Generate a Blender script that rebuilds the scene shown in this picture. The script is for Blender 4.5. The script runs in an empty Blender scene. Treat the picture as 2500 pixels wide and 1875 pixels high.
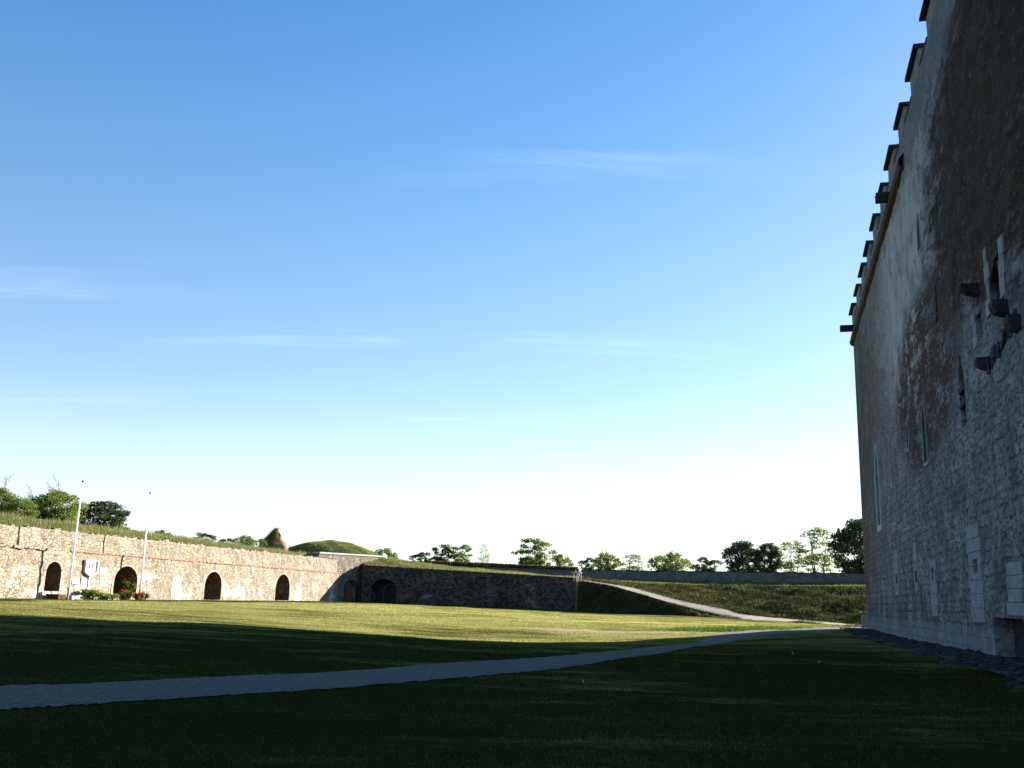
import bpy, math, random
import numpy as np
from mathutils import Vector, Matrix
from mathutils.geometry import delaunay_2d_cdt
random.seed(7); np.random.seed(7)
rnd = random.uniform
S = bpy.context.scene
COL = S.collection

# ------------------------------------------------------------------ camera
F = 2343.0; H = 1.3; TH = math.radians(12.6); RO = math.radians(1.78)
cam = bpy.data.cameras.new('camera'); cam_o = bpy.data.objects.new('camera', cam); COL.objects.link(cam_o)
cam.sensor_width = 36; cam.lens = 36 * F / 2500; cam.clip_start = .1; cam.clip_end = 20000
CR = Matrix.Rotation(math.pi / 2 + TH, 4, 'X') @ Matrix.Rotation(RO, 4, 'Z')
cam_o.matrix_world = Matrix.Translation((0, 0, H)) @ CR
S.camera = cam_o
R3 = np.array(CR.to_3x3())

def ray(px, py): return R3 @ np.array([(px - 1250) / F, (937.5 - py) / F, -1.0])
def at(px, py, Y):
    d = ray(px, py); return np.array([0, 0, H]) + d * (Y / d[1])

# ------------------------------------------------------------------ scene settings, sun and sky
S.view_settings.view_transform = 'Standard'; S.view_settings.look = 'None'
S.view_settings.exposure = 2.05; S.view_settings.gamma = 1.0
SUN_AZ, SUN_EL = math.radians(50), math.radians(20)
W = bpy.data.worlds.new('World'); S.world = W; W.use_nodes = True

# ------------------------------------------------------------------ node helper
class NT:
    def __init__(s, name):
        s.m = bpy.data.materials.new(name); s.m.use_nodes = True
        s.t = s.m.node_tree; s.t.nodes.clear()
        s.out = s.t.nodes.new('ShaderNodeOutputMaterial')
        s.co = s.t.nodes.new('ShaderNodeTexCoord').outputs['Object']
    def n(s, typ, ins=None, **kw):
        nd = s.t.nodes.new('ShaderNode' + typ)
        for k, v in kw.items(): setattr(nd, k, v)
        for k, v in (ins or {}).items():
            if hasattr(v, 'is_linked') or isinstance(v, bpy.types.NodeSocket): s.t.links.new(v, nd.inputs[k])
            else: nd.inputs[k].default_value = v
        return nd
    def noise(s, scale, detail=4, rough=.6, co=None, dist=0, fac=True):
        nd = s.n('TexNoise', {'Vector': co or s.co, 'Scale': scale, 'Detail': detail, 'Roughness': rough, 'Distortion': dist})
        return nd.outputs[0 if fac else 1]
    def map(s, sc, co=None, loc=(0, 0, 0)):
        return s.n('Mapping', {'Vector': co or s.co, 'Scale': sc, 'Location': loc}).outputs[0]
    def ramp(s, v, a, b, lo=0., hi=1.):
        return s.n('MapRange', {0: v, 1: a, 2: b, 3: lo, 4: hi}, interpolation_type='SMOOTHSTEP').outputs[0]
    def math(s, op, a, b=0., c=None):
        i = {0: a, 1: b}
        nd = s.n('Math', i, operation=op); return nd.outputs[0]
    def mix(s, f, a, b, mode='MIX'):
        nd = s.n('Mix', {0: f}, data_type='RGBA', blend_type=mode)
        for k, v in ((6, a), (7, b)):
            if isinstance(v, tuple): nd.inputs[k].default_value = v if len(v) == 4 else v + (1,)
            else: s.t.links.new(v, nd.inputs[k])
        return nd.outputs[2]
    def xyz(s, co=None):
        nd = s.n('SeparateXYZ', {0: co or s.co}); return nd.outputs
    def bump(s, h, st=.5, d=.05, nrm=None):
        i = {'Height': h, 'Strength': st, 'Distance': d}
        if nrm: i['Normal'] = nrm
        return s.n('Bump', i).outputs[0]
    def fin(s, col, rough=.9, nrm=None, spec=.2, **kw):
        i = {'Roughness': rough, 'Specular IOR Level': spec}
        if isinstance(col, tuple): col = col if len(col) == 4 else col + (1,)
        i['Base Color'] = col
        if nrm: i['Normal'] = nrm
        i.update(kw)
        p = s.n('BsdfPrincipled', i)
        s.t.links.new(p.outputs[0], s.out.inputs[0]); return s.m

def ellipse(N, c, r, warp=None, soft=.35):
    """soft stain on a wall in its own metres: 1 inside, 0 outside"""
    co = N.n('VectorMath', {0: N.co, 1: (c[0], 0, c[1])}, operation='SUBTRACT').outputs[0]
    co = N.n('VectorMath', {0: co, 1: (1 / r[0], 0, 1 / r[1])}, operation='MULTIPLY').outputs[0]
    l = N.n('VectorMath', {0: co}, operation='LENGTH').outputs['Value']
    if warp is not None: l = N.math('ADD', l, N.math('MULTIPLY', N.math('SUBTRACT', warp, .5), 2.2))
    return N.ramp(l, 1 - soft, 1 + soft, 1., 0.)

# ------------------------------------------------------------------ materials
def rubble(name, cols, mortar, scale=1.9, white=None, dark=None, bumpd=.06, plaster_h=2.6, wn=.5):
    N = NT(name)
    w = N.n('VectorMath', {0: N.co, 1: N.n('VectorMath', {0: N.noise(1.3, 2, fac=False), 'Scale': .35}, operation='SCALE').outputs[0]}, operation='ADD').outputs[0]
    c = N.map((scale * .85, scale * .85, scale * 1.15), w)
    if plaster_h < 3: c = N.n('VectorMath', {0: c, 'Scale': N.n('Math', {0: N.ramp(N.noise(.33, 3), .5, .56), 1: .75, 2: 1.}, operation='MULTIPLY_ADD').outputs[0]}, operation='SCALE').outputs[0]
    vor = N.n('TexVoronoi', {'Vector': c, 'Scale': 1., 'Randomness': .85})
    edg = N.n('TexVoronoi', {'Vector': c, 'Scale': 1., 'Randomness': .85}, feature='DISTANCE_TO_EDGE').outputs[0]
    rr = N.xyz(vor.outputs['Color'])
    cr = N.n('ValToRGB', {0: rr[0]}); el = cr.color_ramp.elements
    for i, q in enumerate(cols):
        e = el[i] if i < 2 else el.new(.5)
        e.position = i / (len(cols) - 1); e.color = q + (1,)
    col = N.mix(N.ramp(N.noise(9, 5), .3, .75, 0, .35), cr.outputs[0], tuple(x * .55 for x in cols[0]))
    jm = N.ramp(N.math('ADD', edg, N.math('MULTIPLY', N.math('SUBTRACT', N.noise(14, 3), .5), .07)), .02, .09)
    col = N.mix(jm, mortar, col)
    z = N.xyz()[2]
    bh = N.math('ADD', jm, N.math('MULTIPLY', N.noise(11, 5), .5))
    if dark:
        col = N.mix(N.ramp(N.noise(.35, 4), .5, .7, 0, .55), col, dark)
    if white:
        if not dark:
            col = N.mix(N.ramp(N.noise(.22, 5, .65), .45, .68, 0, .45), col, (.34, .26, .175))
            col = N.mix(N.ramp(N.noise(.55, 6, .7, co=N.map((1, 1, .5), loc=(7, 3, 1))), .46, .66, 0, .55), col, (.30, .285, .25))
        wf = N.noise(.42, 6, .62, co=N.map((.7, 1, 1.1)))
        wm = N.math('MULTIPLY', N.ramp(N.math('ADD', wf, N.math('MULTIPLY', N.noise(5, 4), .3)), wn + .12, wn + .24), N.ramp(N.math('ADD', z, N.math('MULTIPLY', N.noise(.8, 3), 1.6)), plaster_h + .6, plaster_h + 1.2, 1, 0))
        col = N.mix(N.math('MULTIPLY', wm, .85), col, white)
    return N.fin(col, .95, N.bump(bh, .9, bumpd), .1)

M = {}
M['pale_rubble'] = rubble('pale_rubble', [(.19, .15, .105), (.39, .335, .25), (.52, .49, .41), (.32, .25, .18)], (.125, .095, .062), 2.5, white=(.64, .61, .54), bumpd=.10, wn=.54)
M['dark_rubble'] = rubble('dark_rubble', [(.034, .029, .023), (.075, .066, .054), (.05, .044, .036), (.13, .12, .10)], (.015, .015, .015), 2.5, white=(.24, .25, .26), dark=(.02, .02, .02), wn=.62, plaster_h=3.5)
M['flank_rubble'] = rubble('flank_rubble', [(.16, .13, .095), (.32, .28, .21), (.40, .35, .27), (.14, .11, .08)], (.05, .038, .026), 2.6)
M['grey_wall'] = rubble('grey_wall', [(.12, .12, .12), (.19, .19, .185), (.23, .23, .22), (.15, .15, .15)], (.08, .08, .08), 2.6, dark=(.08, .08, .08))
M['arch_stone'] = rubble('arch_stone', [(.40, .31, .21), (.54, .46, .35), (.62, .56, .45), (.40, .30, .21)], (.16, .10, .06), 3.6)
M['dark_arch'] = rubble('dark_arch', [(.05, .048, .045), (.09, .087, .083), (.11, .105, .1), (.06, .058, .055)], (.05, .05, .05), 3.0)

def castle_material():
    N = NT('castle_plaster')
    hc = N.map((.38, 1, 1)); big = N.noise(.22, 5, .62); med = N.noise(1.25, 6, .68, co=hc); fine = N.noise(6.5, 6, .72, co=hc)
    streak = N.noise(1.6, 5, .65, co=N.map((.4, 1, .4)), dist=.4)
    z = N.xyz()[2]; x = N.xyz()[0]
    pale = N.mix(N.ramp(streak, .32, .72), (.125, .132, .126), (.31, .318, .305))
    pale = N.mix(N.ramp(fine, .46, .60, 0, .8), pale, (.05, .053, .052))
    brown = N.mix(N.ramp(med, .3, .7), (.022, .013, .006), (.066, .042, .021))
    brown = N.mix(N.ramp(fine, .55, .68, 0, .85), brown, (.16, .145, .125))
    warp = N.math('ADD', N.math('MULTIPLY', med, .55), N.math('MULTIPLY', fine, .45))
    e1 = ellipse(N, (55.4, 16.1), (17.2, 6.2), warp, .13)
    e2 = ellipse(N, (34.2, 11.2), (9.2, 4.1), warp, .18)
    e3 = ellipse(N, (1, 12.5), (12, 12), warp, .4)
    e4 = ellipse(N, (18, 16), (5, 5), warp, .5)
    e6 = ellipse(N, (29, 17), (11.5, 5), warp, .4)
    pale = N.mix(N.math('MULTIPLY', e6, N.ramp(streak, .3, .6, .25, .8)), pale, (.46, .455, .43))
    e5 = ellipse(N, (30, 22.6), (60, 1.2), warp, .4)
    lowm = N.ramp(N.math('ADD', z, N.math('MULTIPLY', big, 4.)), 9.0, 11.5, 1, 0)   # bare coursed masonry of the lower storeys
    col = N.mix(N.math('MULTIPLY', e2, N.ramp(N.math('ADD', N.math('MULTIPLY', med, .6), N.math('MULTIPLY', fine, .4)), .42, .52)), pale, brown)
    col = N.mix(N.math('MULTIPLY', e1, N.ramp(N.math('ADD', N.math('MULTIPLY', med, .6), N.math('MULTIPLY', streak, .4)), .33, .47, .12, 1)), col, brown)
    gb = N.mix(.55, brown, (.10, .088, .07))
    col = N.mix(N.math('MULTIPLY', e3, N.ramp(big, .3, .55, .3, .85)), col, gb)
    col = N.mix(N.math('MULTIPLY', e4, N.math('MULTIPLY', N.ramp(streak, .42, .6), .7)), col, gb)
    col = N.mix(N.math('MULTIPLY', e5, .6), col, (.16, .16, .16))
    # coursed blocks
    wco = N.n('VectorMath', {0: N.co, 1: N.n('VectorMath', {0: N.noise(2.2, 4, .7, fac=False), 'Scale': .42}, operation='SCALE').outputs[0]}, operation='ADD').outputs[0]
    sx = N.n('SeparateXYZ', {0: wco}).outputs
    bco = N.n('CombineXYZ', {0: sx[0], 1: sx[2], 2: 0.}).outputs[0]
    br = N.n('TexBrick', {'Vector': bco, 'Scale': 1., 'Brick Width': 1.5, 'Row Height': .38, 'Mortar Size': .026, 'Mortar Smooth': .25, 'Bias': 0.,
                          'Color1': (.75, .75, .75, 1), 'Color2': (1.25, 1.25, 1.25, 1), 'Mortar': (.34, .34, .34, 1)})
    br.offset = .43
    gap = N.ramp(N.noise(1.3, 5, .7), .42, .6)
    blk = N.mix(N.math('MULTIPLY', lowm, N.math('MULTIPLY', gap, .62)), (1., 1., 1.), br.outputs[0])
    col = N.mix(1., col, blk, 'MULTIPLY')
    dirt = N.math('MULTIPLY', N.ramp(N.math('ADD', z, N.math('MULTIPLY', big, 5)), 3.4, 5.6, 1, 0), N.ramp(N.noise(.55, 6, .7), .42, .6))
    col = N.mix(N.math('MULTIPLY', dirt, .6), col, (.06, .058, .05))
    foot = N.math('MULTIPLY', N.ramp(N.math('ADD', z, N.math('MULTIPLY', med, 1.2)), 1.1, 1.7, 1, 0), .55)
    col = N.mix(foot, col, (.22, .24, .24))
    hgt = N.math('ADD', N.math('MULTIPLY', fine, .5), N.math('ADD', med, N.math('MULTIPLY', N.math('MULTIPLY', br.outputs['Fac'], -1.), N.math('MULTIPLY', lowm, gap))))
    return N.fin(col, .95, N.bump(hgt, 1., .12), .1)
M['castle'] = castle_material()

def flat(name, a, b, scale=3, rough=.9, bumpd=.02, det=5, sc=(1, 1, 1), spec=.2, bs=.5):
    N = NT(name); n1 = N.noise(scale, det, .65, co=N.map(sc)); n2 = N.noise(scale * 6, det, .7)
    f = N.math('ADD', N.math('MULTIPLY', n1, .6), N.math('MULTIPLY', n2, .4))
    return N.fin(N.mix(N.ramp(f, .33, .67), a, b), rough, N.bump(f, bs, bumpd), spec)
M['pale_block'] = flat('pale_block', (.15, .165, .168), (.29, .305, .305), 2.2)
M['window_frame'] = flat('window_frame', (.3, .33, .34), (.42, .44, .45), 3)
M['corbel'] = flat('corbel', (.012, .012, .012), (.045, .045, .045), 3, bumpd=.08)
M['merlon'] = flat('merlon', (.11, .11, .105), (.24, .24, .235), 1.4, sc=(1, 1, .4), bumpd=.04)
M['coping'] = flat('coping', (.012, .012, .014), (.03, .03, .034), 4, .8)
M['course'] = flat('course', (.03, .024, .015), (.075, .06, .038), 2, bumpd=.05)
M['recess'] = flat('recess', (.012, .012, .013), (.035, .036, .04), 2)
M['glass'] = flat('glass', (.02, .028, .034), (.035, .045, .055), 1, .18, 0., spec=.5)
M['brick'] = flat('brick', (.24, .10, .06), (.42, .22, .14), 3, bumpd=.03)
M['door'] = flat('door', (.10, .056, .03), (.24, .13, .07), 1.6, sc=(6, 6, .5), bumpd=.03)
M['niche'] = rubble('niche', [(.12, .085, .05), (.28, .21, .13), (.22, .16, .10), (.15, .105, .065)], (.06, .04, .025), 3.)  # darker copy of the wall stone: recess shade put into the colour
M['groove'] = flat('groove', (.03, .018, .012), (.07, .045, .03), 3)
M['white_paint'] = flat('white_paint', (.78, .78, .77), (.84, .84, .83), 2, .45, 0.)
M['sign'] = flat('sign', (.60, .595, .57), (.68, .67, .65), 3, .6, 0.)
M['sign_mark'] = flat('sign_mark', (.03, .03, .03), (.06, .06, .06), 3, .7, 0.)
M['slab'] = flat('slab', (.30, .26, .21), (.42, .37, .30), 2)
M['cabinet'] = flat('cabinet', (.10, .12, .13), (.14, .16, .175), 2, .5, 0.)
M['dark_metal'] = flat('dark_metal', (.03, .03, .03), (.06, .06, .06), 2, .5, 0.)
M['wood'] = flat('wood', (.42, .36, .28), (.58, .52, .44), 3, sc=(1, 1, 1))
M['bark'] = flat('bark', (.035, .028, .02), (.09, .072, .052), 4, bumpd=.04)
M['twig'] = flat('twig', (.12, .1, .085), (.2, .17, .15), 4)
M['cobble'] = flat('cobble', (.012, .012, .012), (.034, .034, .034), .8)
M['roof'] = flat('roof', (.25, .09, .05), (.36, .14, .08), 2)
M['ruin'] = rubble('ruin', [(.34, .22, .13), (.44, .33, .22), (.48, .37, .26), (.30, .19, .12)], (.16, .10, .06), 2.8)

def leaf(name, a, b, scale=.5, tr=.35, trc=None):
    N = NT(name)
    col = N.mix(N.ramp(N.math('ADD', N.math('MULTIPLY', N.noise(scale, 3), .5), N.math('MULTIPLY', N.noise(9, 3), .5)), .36, .64), a, b)
    d = N.n('BsdfDiffuse', {0: col}); t = N.n('BsdfTranslucent', {0: N.mix(.5, col, trc or tuple(min(1, x * 1.9) for x in b))})
    g = N.n('BsdfGlossy', {0: (1, 1, 1, 1), 1: .5})
    m1 = N.n('MixShader', {0: tr, 1: d.outputs[0], 2: t.outputs[0]})
    m2 = N.n('MixShader', {0: .02, 1: m1.outputs[0], 2: g.outputs[0]})
    N.t.links.new(m2.outputs[0], N.out.inputs[0]); return N.m
M['leaf'] = leaf('leaf', (.035, .06, .010), (.13, .17, .025), .5, .35)
M['leaf_dark'] = leaf('leaf_dark', (.018, .034, .012), (.06, .09, .025), .5, .22)
M['leaf_bright'] = leaf('leaf_bright', (.045, .08, .010), (.16, .20, .028), .5, .35)
M['leaf_grey'] = leaf('leaf_grey', (.12, .15, .07), (.24, .27, .15), .6, .3)
M['weeds'] = leaf('weeds', (.055, .09, .015), (.17, .18, .05), .35, .35)
M['dry_weeds'] = leaf('dry_weeds', (.10, .095, .03), (.25, .21, .08), .4, .3)
M['bank_tuft'] = leaf('bank_tuft', (.012, .017, .004), (.066, .068, .017), .25, .3)
M['flower'] = leaf('flower', (.5, .02, .02), (.65, .05, .03), 2, .2)

# plan constants (metres, z = 0 is the courtyard floor at the camera's feet)
CC = np.array([27.02, 73.66, 0.]); CU = np.array([.268, .9634, 0.]); CU /= np.linalg.norm(CU)   # castle corner, direction of its long face
LA = np.array([-42.8, 83.7, 0.]); LX = np.array([.1906, .9817, 0.])                              # sunlit rampart wall
DA = np.array([-23.82, 166., 0.]); DX = np.array([.975, -.2222, 0.])                             # shaded retaining wall
FA = np.array([-27.64, 161.9, 0.]); FX = np.array([.4061, .9138, 0.])                            # bastion flank

# ------------------------------------------------------------------ courtyard terrain (thin-plate surface through surveyed heights)
TP = [(-18.1, 35.5, .18), (-14.3, 38.7, -.02), (-9.7, 42.5, -.18), (-8, 44, -.40), (-5.2, 46.3, -.65), (-2, 49, -.81), (.4, 51, -.87), (5.6, 55.4, -.9), (12.8, 61.5, -.57), (23.7, 70.6, -.13),
      (0, 0, 0), (-8, 4, 0), (6, 4, 0), (-12, 16, .05), (0, 14, -.05), (-26, 30, .25), (9, 20, 0), (17, 40, -.05), (27, 74, -.12), (21, 56, -.15),
      (-43, 84, 0), (-39, 104, 0), (-35, 124, 0), (-31, 144, 0), (-27.6, 162, 0), (-47, 62, .1), (-24, 166, -.05), (-6, 162, -.15), (11.3, 158, -.28), (17, 143, -.4), (23, 138, -.3),
      (27, 125, -.5), (33, 116, -.6), (39, 108, -.7), (-10, 100, -.25), (8, 100, -.6), (-25, 80, 0), (-20, 120, -.1), (5, 130, -.45), (36, 70, -.2), (60, 60, -.2), (60, 110, -.6), (-60, 20, .2), (-40, -20, 0), (40, -20, 0), (-60, 170, 0), (40, 180, -.3)]
TP = np.array(TP)
def tps(r2): return np.where(r2 > 1e-9, r2 * np.log(np.maximum(r2, 1e-9)) * .5, 0.)
_sc = 50.
_A = np.zeros((len(TP) + 3,) * 2); _d = TP[:, None, :2] / _sc - TP[None, :, :2] / _sc
_A[:len(TP), :len(TP)] = tps((_d ** 2).sum(-1)) + np.eye(len(TP)) * .002
_A[:len(TP), len(TP):] = np.c_[np.ones(len(TP)), TP[:, :2] / _sc]; _A[len(TP):, :len(TP)] = _A[:len(TP), len(TP):].T
_w = np.linalg.solve(_A, np.r_[TP[:, 2], 0, 0, 0])
def hgt(x, y):
    x = np.atleast_1d(np.asarray(x, float)); y = np.atleast_1d(np.asarray(y, float))
    r2 = ((x[:, None] - TP[:, 0]) / _sc) ** 2 + ((y[:, None] - TP[:, 1]) / _sc) ** 2
    h = tps(r2) @ _w[:-3] + _w[-3] + _w[-2] * x / _sc + _w[-1] * y / _sc
    out = np.maximum(np.maximum(np.abs(x) - 65, 0), np.maximum(np.maximum(y - 185, 0), np.maximum(-25 - y, 0)))
    k = np.clip(1 - out / 40, 0, 1)
    return h * k - .3 * (1 - k) + .025 * np.sin(x * .9 + 1.3 * np.sin(y * .31)) * np.sin(y * .23 + x * .11) * k
def on_ground(px, py):
    d = ray(px, py); p0 = np.array([0, 0, H]); t = np.linspace(3, 200, 4000)
    q = p0 + d[None] * t[:, None]; f = q[:, 2] - hgt(q[:, 0], q[:, 1]); i = int(np.argmax(f < 0)) or len(t) - 1
    return q[i]

# ------------------------------------------------------------------ object helpers
def link(name, me, mat=None, parent=None):
    o = bpy.data.objects.new(name, me); COL.objects.link(o)
    for m in (mat if isinstance(mat, (list, tuple)) else [mat] if mat else []): me.materials.append(m)
    if parent: o.parent = parent
    return o
def tag(o, label, cat, group=None):
    o['label'] = label; o['category'] = cat
    if group: o['group'] = group
    return o
def kind(o, k): o['kind'] = k; return o
def empty(name, loc, rz=0.):
    o = bpy.data.objects.new(name, None); COL.objects.link(o); o.location = loc; o.rotation_euler = (0, 0, rz); o.empty_display_size = .5; return o
def copy_tree(o, parent=None):
    c = o.copy(); COL.objects.link(c)
    if parent: c.parent = parent
    for ch in list(o.children): copy_tree(ch, c)
    return c

class MB:
    def __init__(s): s.v = []; s.f = []
    def poly(s, pts):
        i = len(s.v); s.v += [tuple(map(float, p)) for p in pts]; s.f.append(tuple(range(i, i + len(pts)))); return s
    def box(s, a, b, jit=0., taper=None):
        x0, y0, z0 = a; x1, y1, z1 = b; i = len(s.v)
        for z in (z0, z1):
            for x, y in ((x0, y0), (x1, y0), (x1, y1), (x0, y1)):
                s.v.append((x + rnd(-jit, jit), y + rnd(-jit, jit), z + rnd(-jit, jit)))
        s.f += [tuple(i + k for k in q) for q in ((0, 3, 2, 1), (4, 5, 6, 7), (0, 1, 5, 4), (1, 2, 6, 5), (2, 3, 7, 6), (3, 0, 4, 7))]; return s
    def tube(s, pts, rad, n=8, cap=True):
        pts = [Vector(p) for p in pts]; i0 = len(s.v)
        for k, p in enumerate(pts):
            d = (pts[min(k + 1, len(pts) - 1)] - pts[max(k - 1, 0)]).normalized()
            a = d.orthogonal().normalized(); b = d.cross(a); r = rad[k] if isinstance(rad, (list, tuple)) else rad
            for j in range(n):
                t = 2 * math.pi * j / n; s.v.append(tuple(p + (a * math.cos(t) + b * math.sin(t)) * r))
        for k in range(len(pts) - 1):
            for j in range(n):
                s.f.append((i0 + k * n + j, i0 + k * n + (j + 1) % n, i0 + (k + 1) * n + (j + 1) % n, i0 + (k + 1) * n + j))
        if cap: s.f.append(tuple(i0 + j for j in reversed(range(n)))); s.f.append(tuple(i0 + (len(pts) - 1) * n + j for j in range(n)))
        return s
    def build(s, name, mat=None, parent=None, smooth=False, bevel=0.):
        me = bpy.data.meshes.new(name); me.from_pydata(s.v, [], s.f); me.validate(); me.update()
        if smooth: me.shade_smooth()
        o = link(name, me, mat, parent)
        if bevel:
            b = o.modifiers.new('bevel', 'BEVEL'); b.width = bevel; b.segments = 2; b.limit_method = 'ANGLE'
        return o

def fast_mesh(name, V, Fc, mat=None, parent=None, smooth=False):
    """V (n,3), Fc (m,k) arrays"""
    me = bpy.data.meshes.new(name); k = Fc.shape[1]
    me.vertices.add(len(V)); me.vertices.foreach_set('co', V.astype(np.float32).ravel())
    me.loops.add(Fc.size); me.loops.foreach_set('vertex_index', Fc.astype(np.int32).ravel())
    me.polygons.add(len(Fc)); me.polygons.foreach_set('loop_start', np.arange(0, Fc.size, k, dtype=np.int32))
    me.update(calc_edges=True); me.validate()
    if smooth: me.shade_smooth()
    return link(name, me, mat, parent)

def grid_mesh(name, G, mat, parent=None, smooth=True):
    """G (r,c,3) grid of points"""
    r, c = G.shape[:2]; i = np.arange(r * c).reshape(r, c)
    Fc = np.stack([i[:-1, :-1], i[:-1, 1:], i[1:, 1:], i[1:, :-1]], -1).reshape(-1, 4)
    return fast_mesh(name, G.reshape(-1, 3), Fc, mat, parent, smooth)

def vnoise(p, s, seed=0):
    """cheap smooth pseudo noise, -1..1"""
    p = np.asarray(p) * s; r = np.random.RandomState(seed); o = 0
    for k in range(5):
        a = r.normal(size=3); a *= (1 + .6 * k) / np.linalg.norm(a); o = o + np.sin(p @ a * 2.1 + r.uniform(0, 6.28) + 1.4 * np.sin(p @ r.normal(size=3) * .8)) / (1 + .5 * k)
    return o / 2.6

def in_poly(x, z, P):
    c = False; n = len(P); j = n - 1
    for i in range(n):
        if (P[i][1] > z) != (P[j][1] > z) and x < (P[j][0] - P[i][0]) * (z - P[i][1]) / (P[j][1] - P[i][1]) + P[i][0]: c = not c
        j = i
    return c
def arch(x0, x1, z0, spring, top, n=10, pointed=False):
    """outline of an arched opening, anticlockwise from the lower left"""
    P = [(x0, z0), (x1, z0)]; cx = (x0 + x1) / 2; w = (x1 - x0) / 2
    for k in range(n + 1):
        t = math.pi * k / n
        if pointed: u = 1 - 2 * k / n; P.append((cx + w * u, spring + (top - spring) * (1 - abs(u) ** 1.6)))
        else: P.append((cx + w * math.cos(t), spring + (top - spring) * math.sin(t)))
    return P

def wall(name, top, x0, x1, holes, mat, parent, z0=-.8, step=.8, thick=1.2, rough=.03, seed=1, skip_back=False, rmat=None):
    """wall in its own frame: x along, z up, outward is -y. top: list of (x,z). holes: (outline, depth). One mesh with reveals."""
    out = [(x0, z0), (x1, z0)] + [p for p in reversed(top)]
    V = []; E = []
    def ring(P, st):
        i0 = len(V); Q = []
        for a, b in zip(P, P[1:] + P[:1]):
            n = max(1, int(math.hypot(b[0] - a[0], b[1] - a[1]) / st))
            Q += [(a[0] + (b[0] - a[0]) * k / n, a[1] + (b[1] - a[1]) * k / n) for k in range(n)]
        V.extend(Q); E.extend([(i0 + k, i0 + (k + 1) % len(Q)) for k in range(len(Q))]); return list(range(i0, i0 + len(Q)))
    ro = ring(out, step); rh = [ring(h[0], step * .6) for h in holes]
    rs = np.random.RandomState(seed); tx = [p[0] for p in top]; tz = [p[1] for p in top]
    zmax = max(tz)
    for X in np.arange(x0 + step, x1 - step * .4, step):
        for Z in np.arange(z0 + step, zmax, step):
            x, z = X + rs.uniform(-.25, .25) * step, Z + rs.uniform(-.25, .25) * step
            if z > np.interp(x, tx, tz) - step * .35: continue
            bad = False
            for h in holes:
                P = h[0]
                if min(p[0] for p in P) - .2 < x < max(p[0] for p in P) + .2 and min(p[1] for p in P) - .2 < z < max(p[1] for p in P) + .2: bad = True; break
            if not bad: V.append((x, z))
    vs, es, fs, ov, oe, of = delaunay_2d_cdt([Vector(v) for v in V], E, [], 0, 1e-4)
    hp = [h[0] for h in holes]
    v3 = [(v[0], 0., v[1]) for v in vs]; faces = []
    back = {}
    for i, l in enumerate(ov):
        for q in l: back[q] = i
    for f in fs:
        cx = sum(vs[i][0] for i in f) / 3; cz = sum(vs[i][1] for i in f) / 3
        if not in_poly(cx, cz, out) or any(in_poly(cx, cz, P) for P in hp): continue
        a, b, c = (vs[i] for i in f)
        s = (b[0] - a[0]) * (c[1] - a[1]) - (b[1] - a[1]) * (c[0] - a[0])
        faces.append(tuple(f) if s > 0 else tuple(reversed(f)))
    arr = np.array(v3); edge = set(back[i] for r in [ro] + rh for i in r)
    dn = (vnoise(arr, 1.1, seed) * .5 + rs.uniform(-.5, .5, len(arr))) * rough
    v3 = [(p[0], p[1] + (dn[i] if i not in edge else 0.), p[2]) for i, p in enumerate(v3)]
    def extr(ring_i, dep):
        ids = [back[i] for i in ring_i]; n0 = len(v3)
        v3.extend([(v3[i][0], dep, v3[i][2]) for i in ids])
        for k in range(len(ids)):
            k2 = (k + 1) % len(ids); faces.append((ids[k], n0 + k, n0 + k2, ids[k2]))
        return list(range(n0, n0 + len(ids)))
    rb = extr(ro, thick)
    if not skip_back: faces.append(tuple(rb))
    nf = len(faces)
    for r, h in zip(rh, holes): extr(r, h[1])
    me = bpy.data.meshes.new(name); me.from_pydata(v3, [], faces); me.update()
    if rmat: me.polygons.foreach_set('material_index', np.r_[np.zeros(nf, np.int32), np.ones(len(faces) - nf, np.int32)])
    return link(name, me, [mat, rmat] if rmat else mat, parent)

def panel(name, P, y, th, mat, parent):
    """solid panel filling an outline in a wall frame, front at y, thickness th"""
    mb = MB(); n = len(P); i = 0
    mb.v = [(p[0], y, p[1]) for p in P] + [(p[0], y + th, p[1]) for p in P]
    mb.f = [tuple(range(n)), tuple(reversed(range(n, 2 * n)))] + [(k, k + n, (k + 1) % n + n, (k + 1) % n) for k in range(n)]
    return mb.build(name, mat, parent)
def grow(P, d):
    cx = sum(p[0] for p in P) / len(P); cz = sum(p[1] for p in P) / len(P)
    w = max(p[0] for p in P) - min(p[0] for p in P); h = max(p[1] for p in P) - min(p[1] for p in P)
    return [(cx + (p[0] - cx) * (1 + 2 * d / w), cz + (p[1] - cz) * (1 + 2 * d / h)) for p in P]
def surround(name, P, d, y0, y1, mat, parent, arch_only=None):
    """frame of stones round an opening, butted to its edge; open at the bottom if arch_only"""
    Q = grow(P, d); n = len(P); mb = MB()
    mb.v = [(p[0], y0, p[1]) for p in P] + [(p[0], y0, p[1]) for p in Q] + [(p[0], y1, p[1]) for p in P] + [(p[0], y1, p[1]) for p in Q]
    for k in range(n):
        if arch_only and k == 0: continue
        j = (k + 1) % n
        mb.f += [(k, n + k, n + j, j), (2 * n + k, 2 * n + j, 3 * n + j, 3 * n + k), (k, j, 2 * n + j, 2 * n + k), (n + k, 3 * n + k, 3 * n + j, n + j)]
    return mb.build(name, mat, parent)

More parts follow.
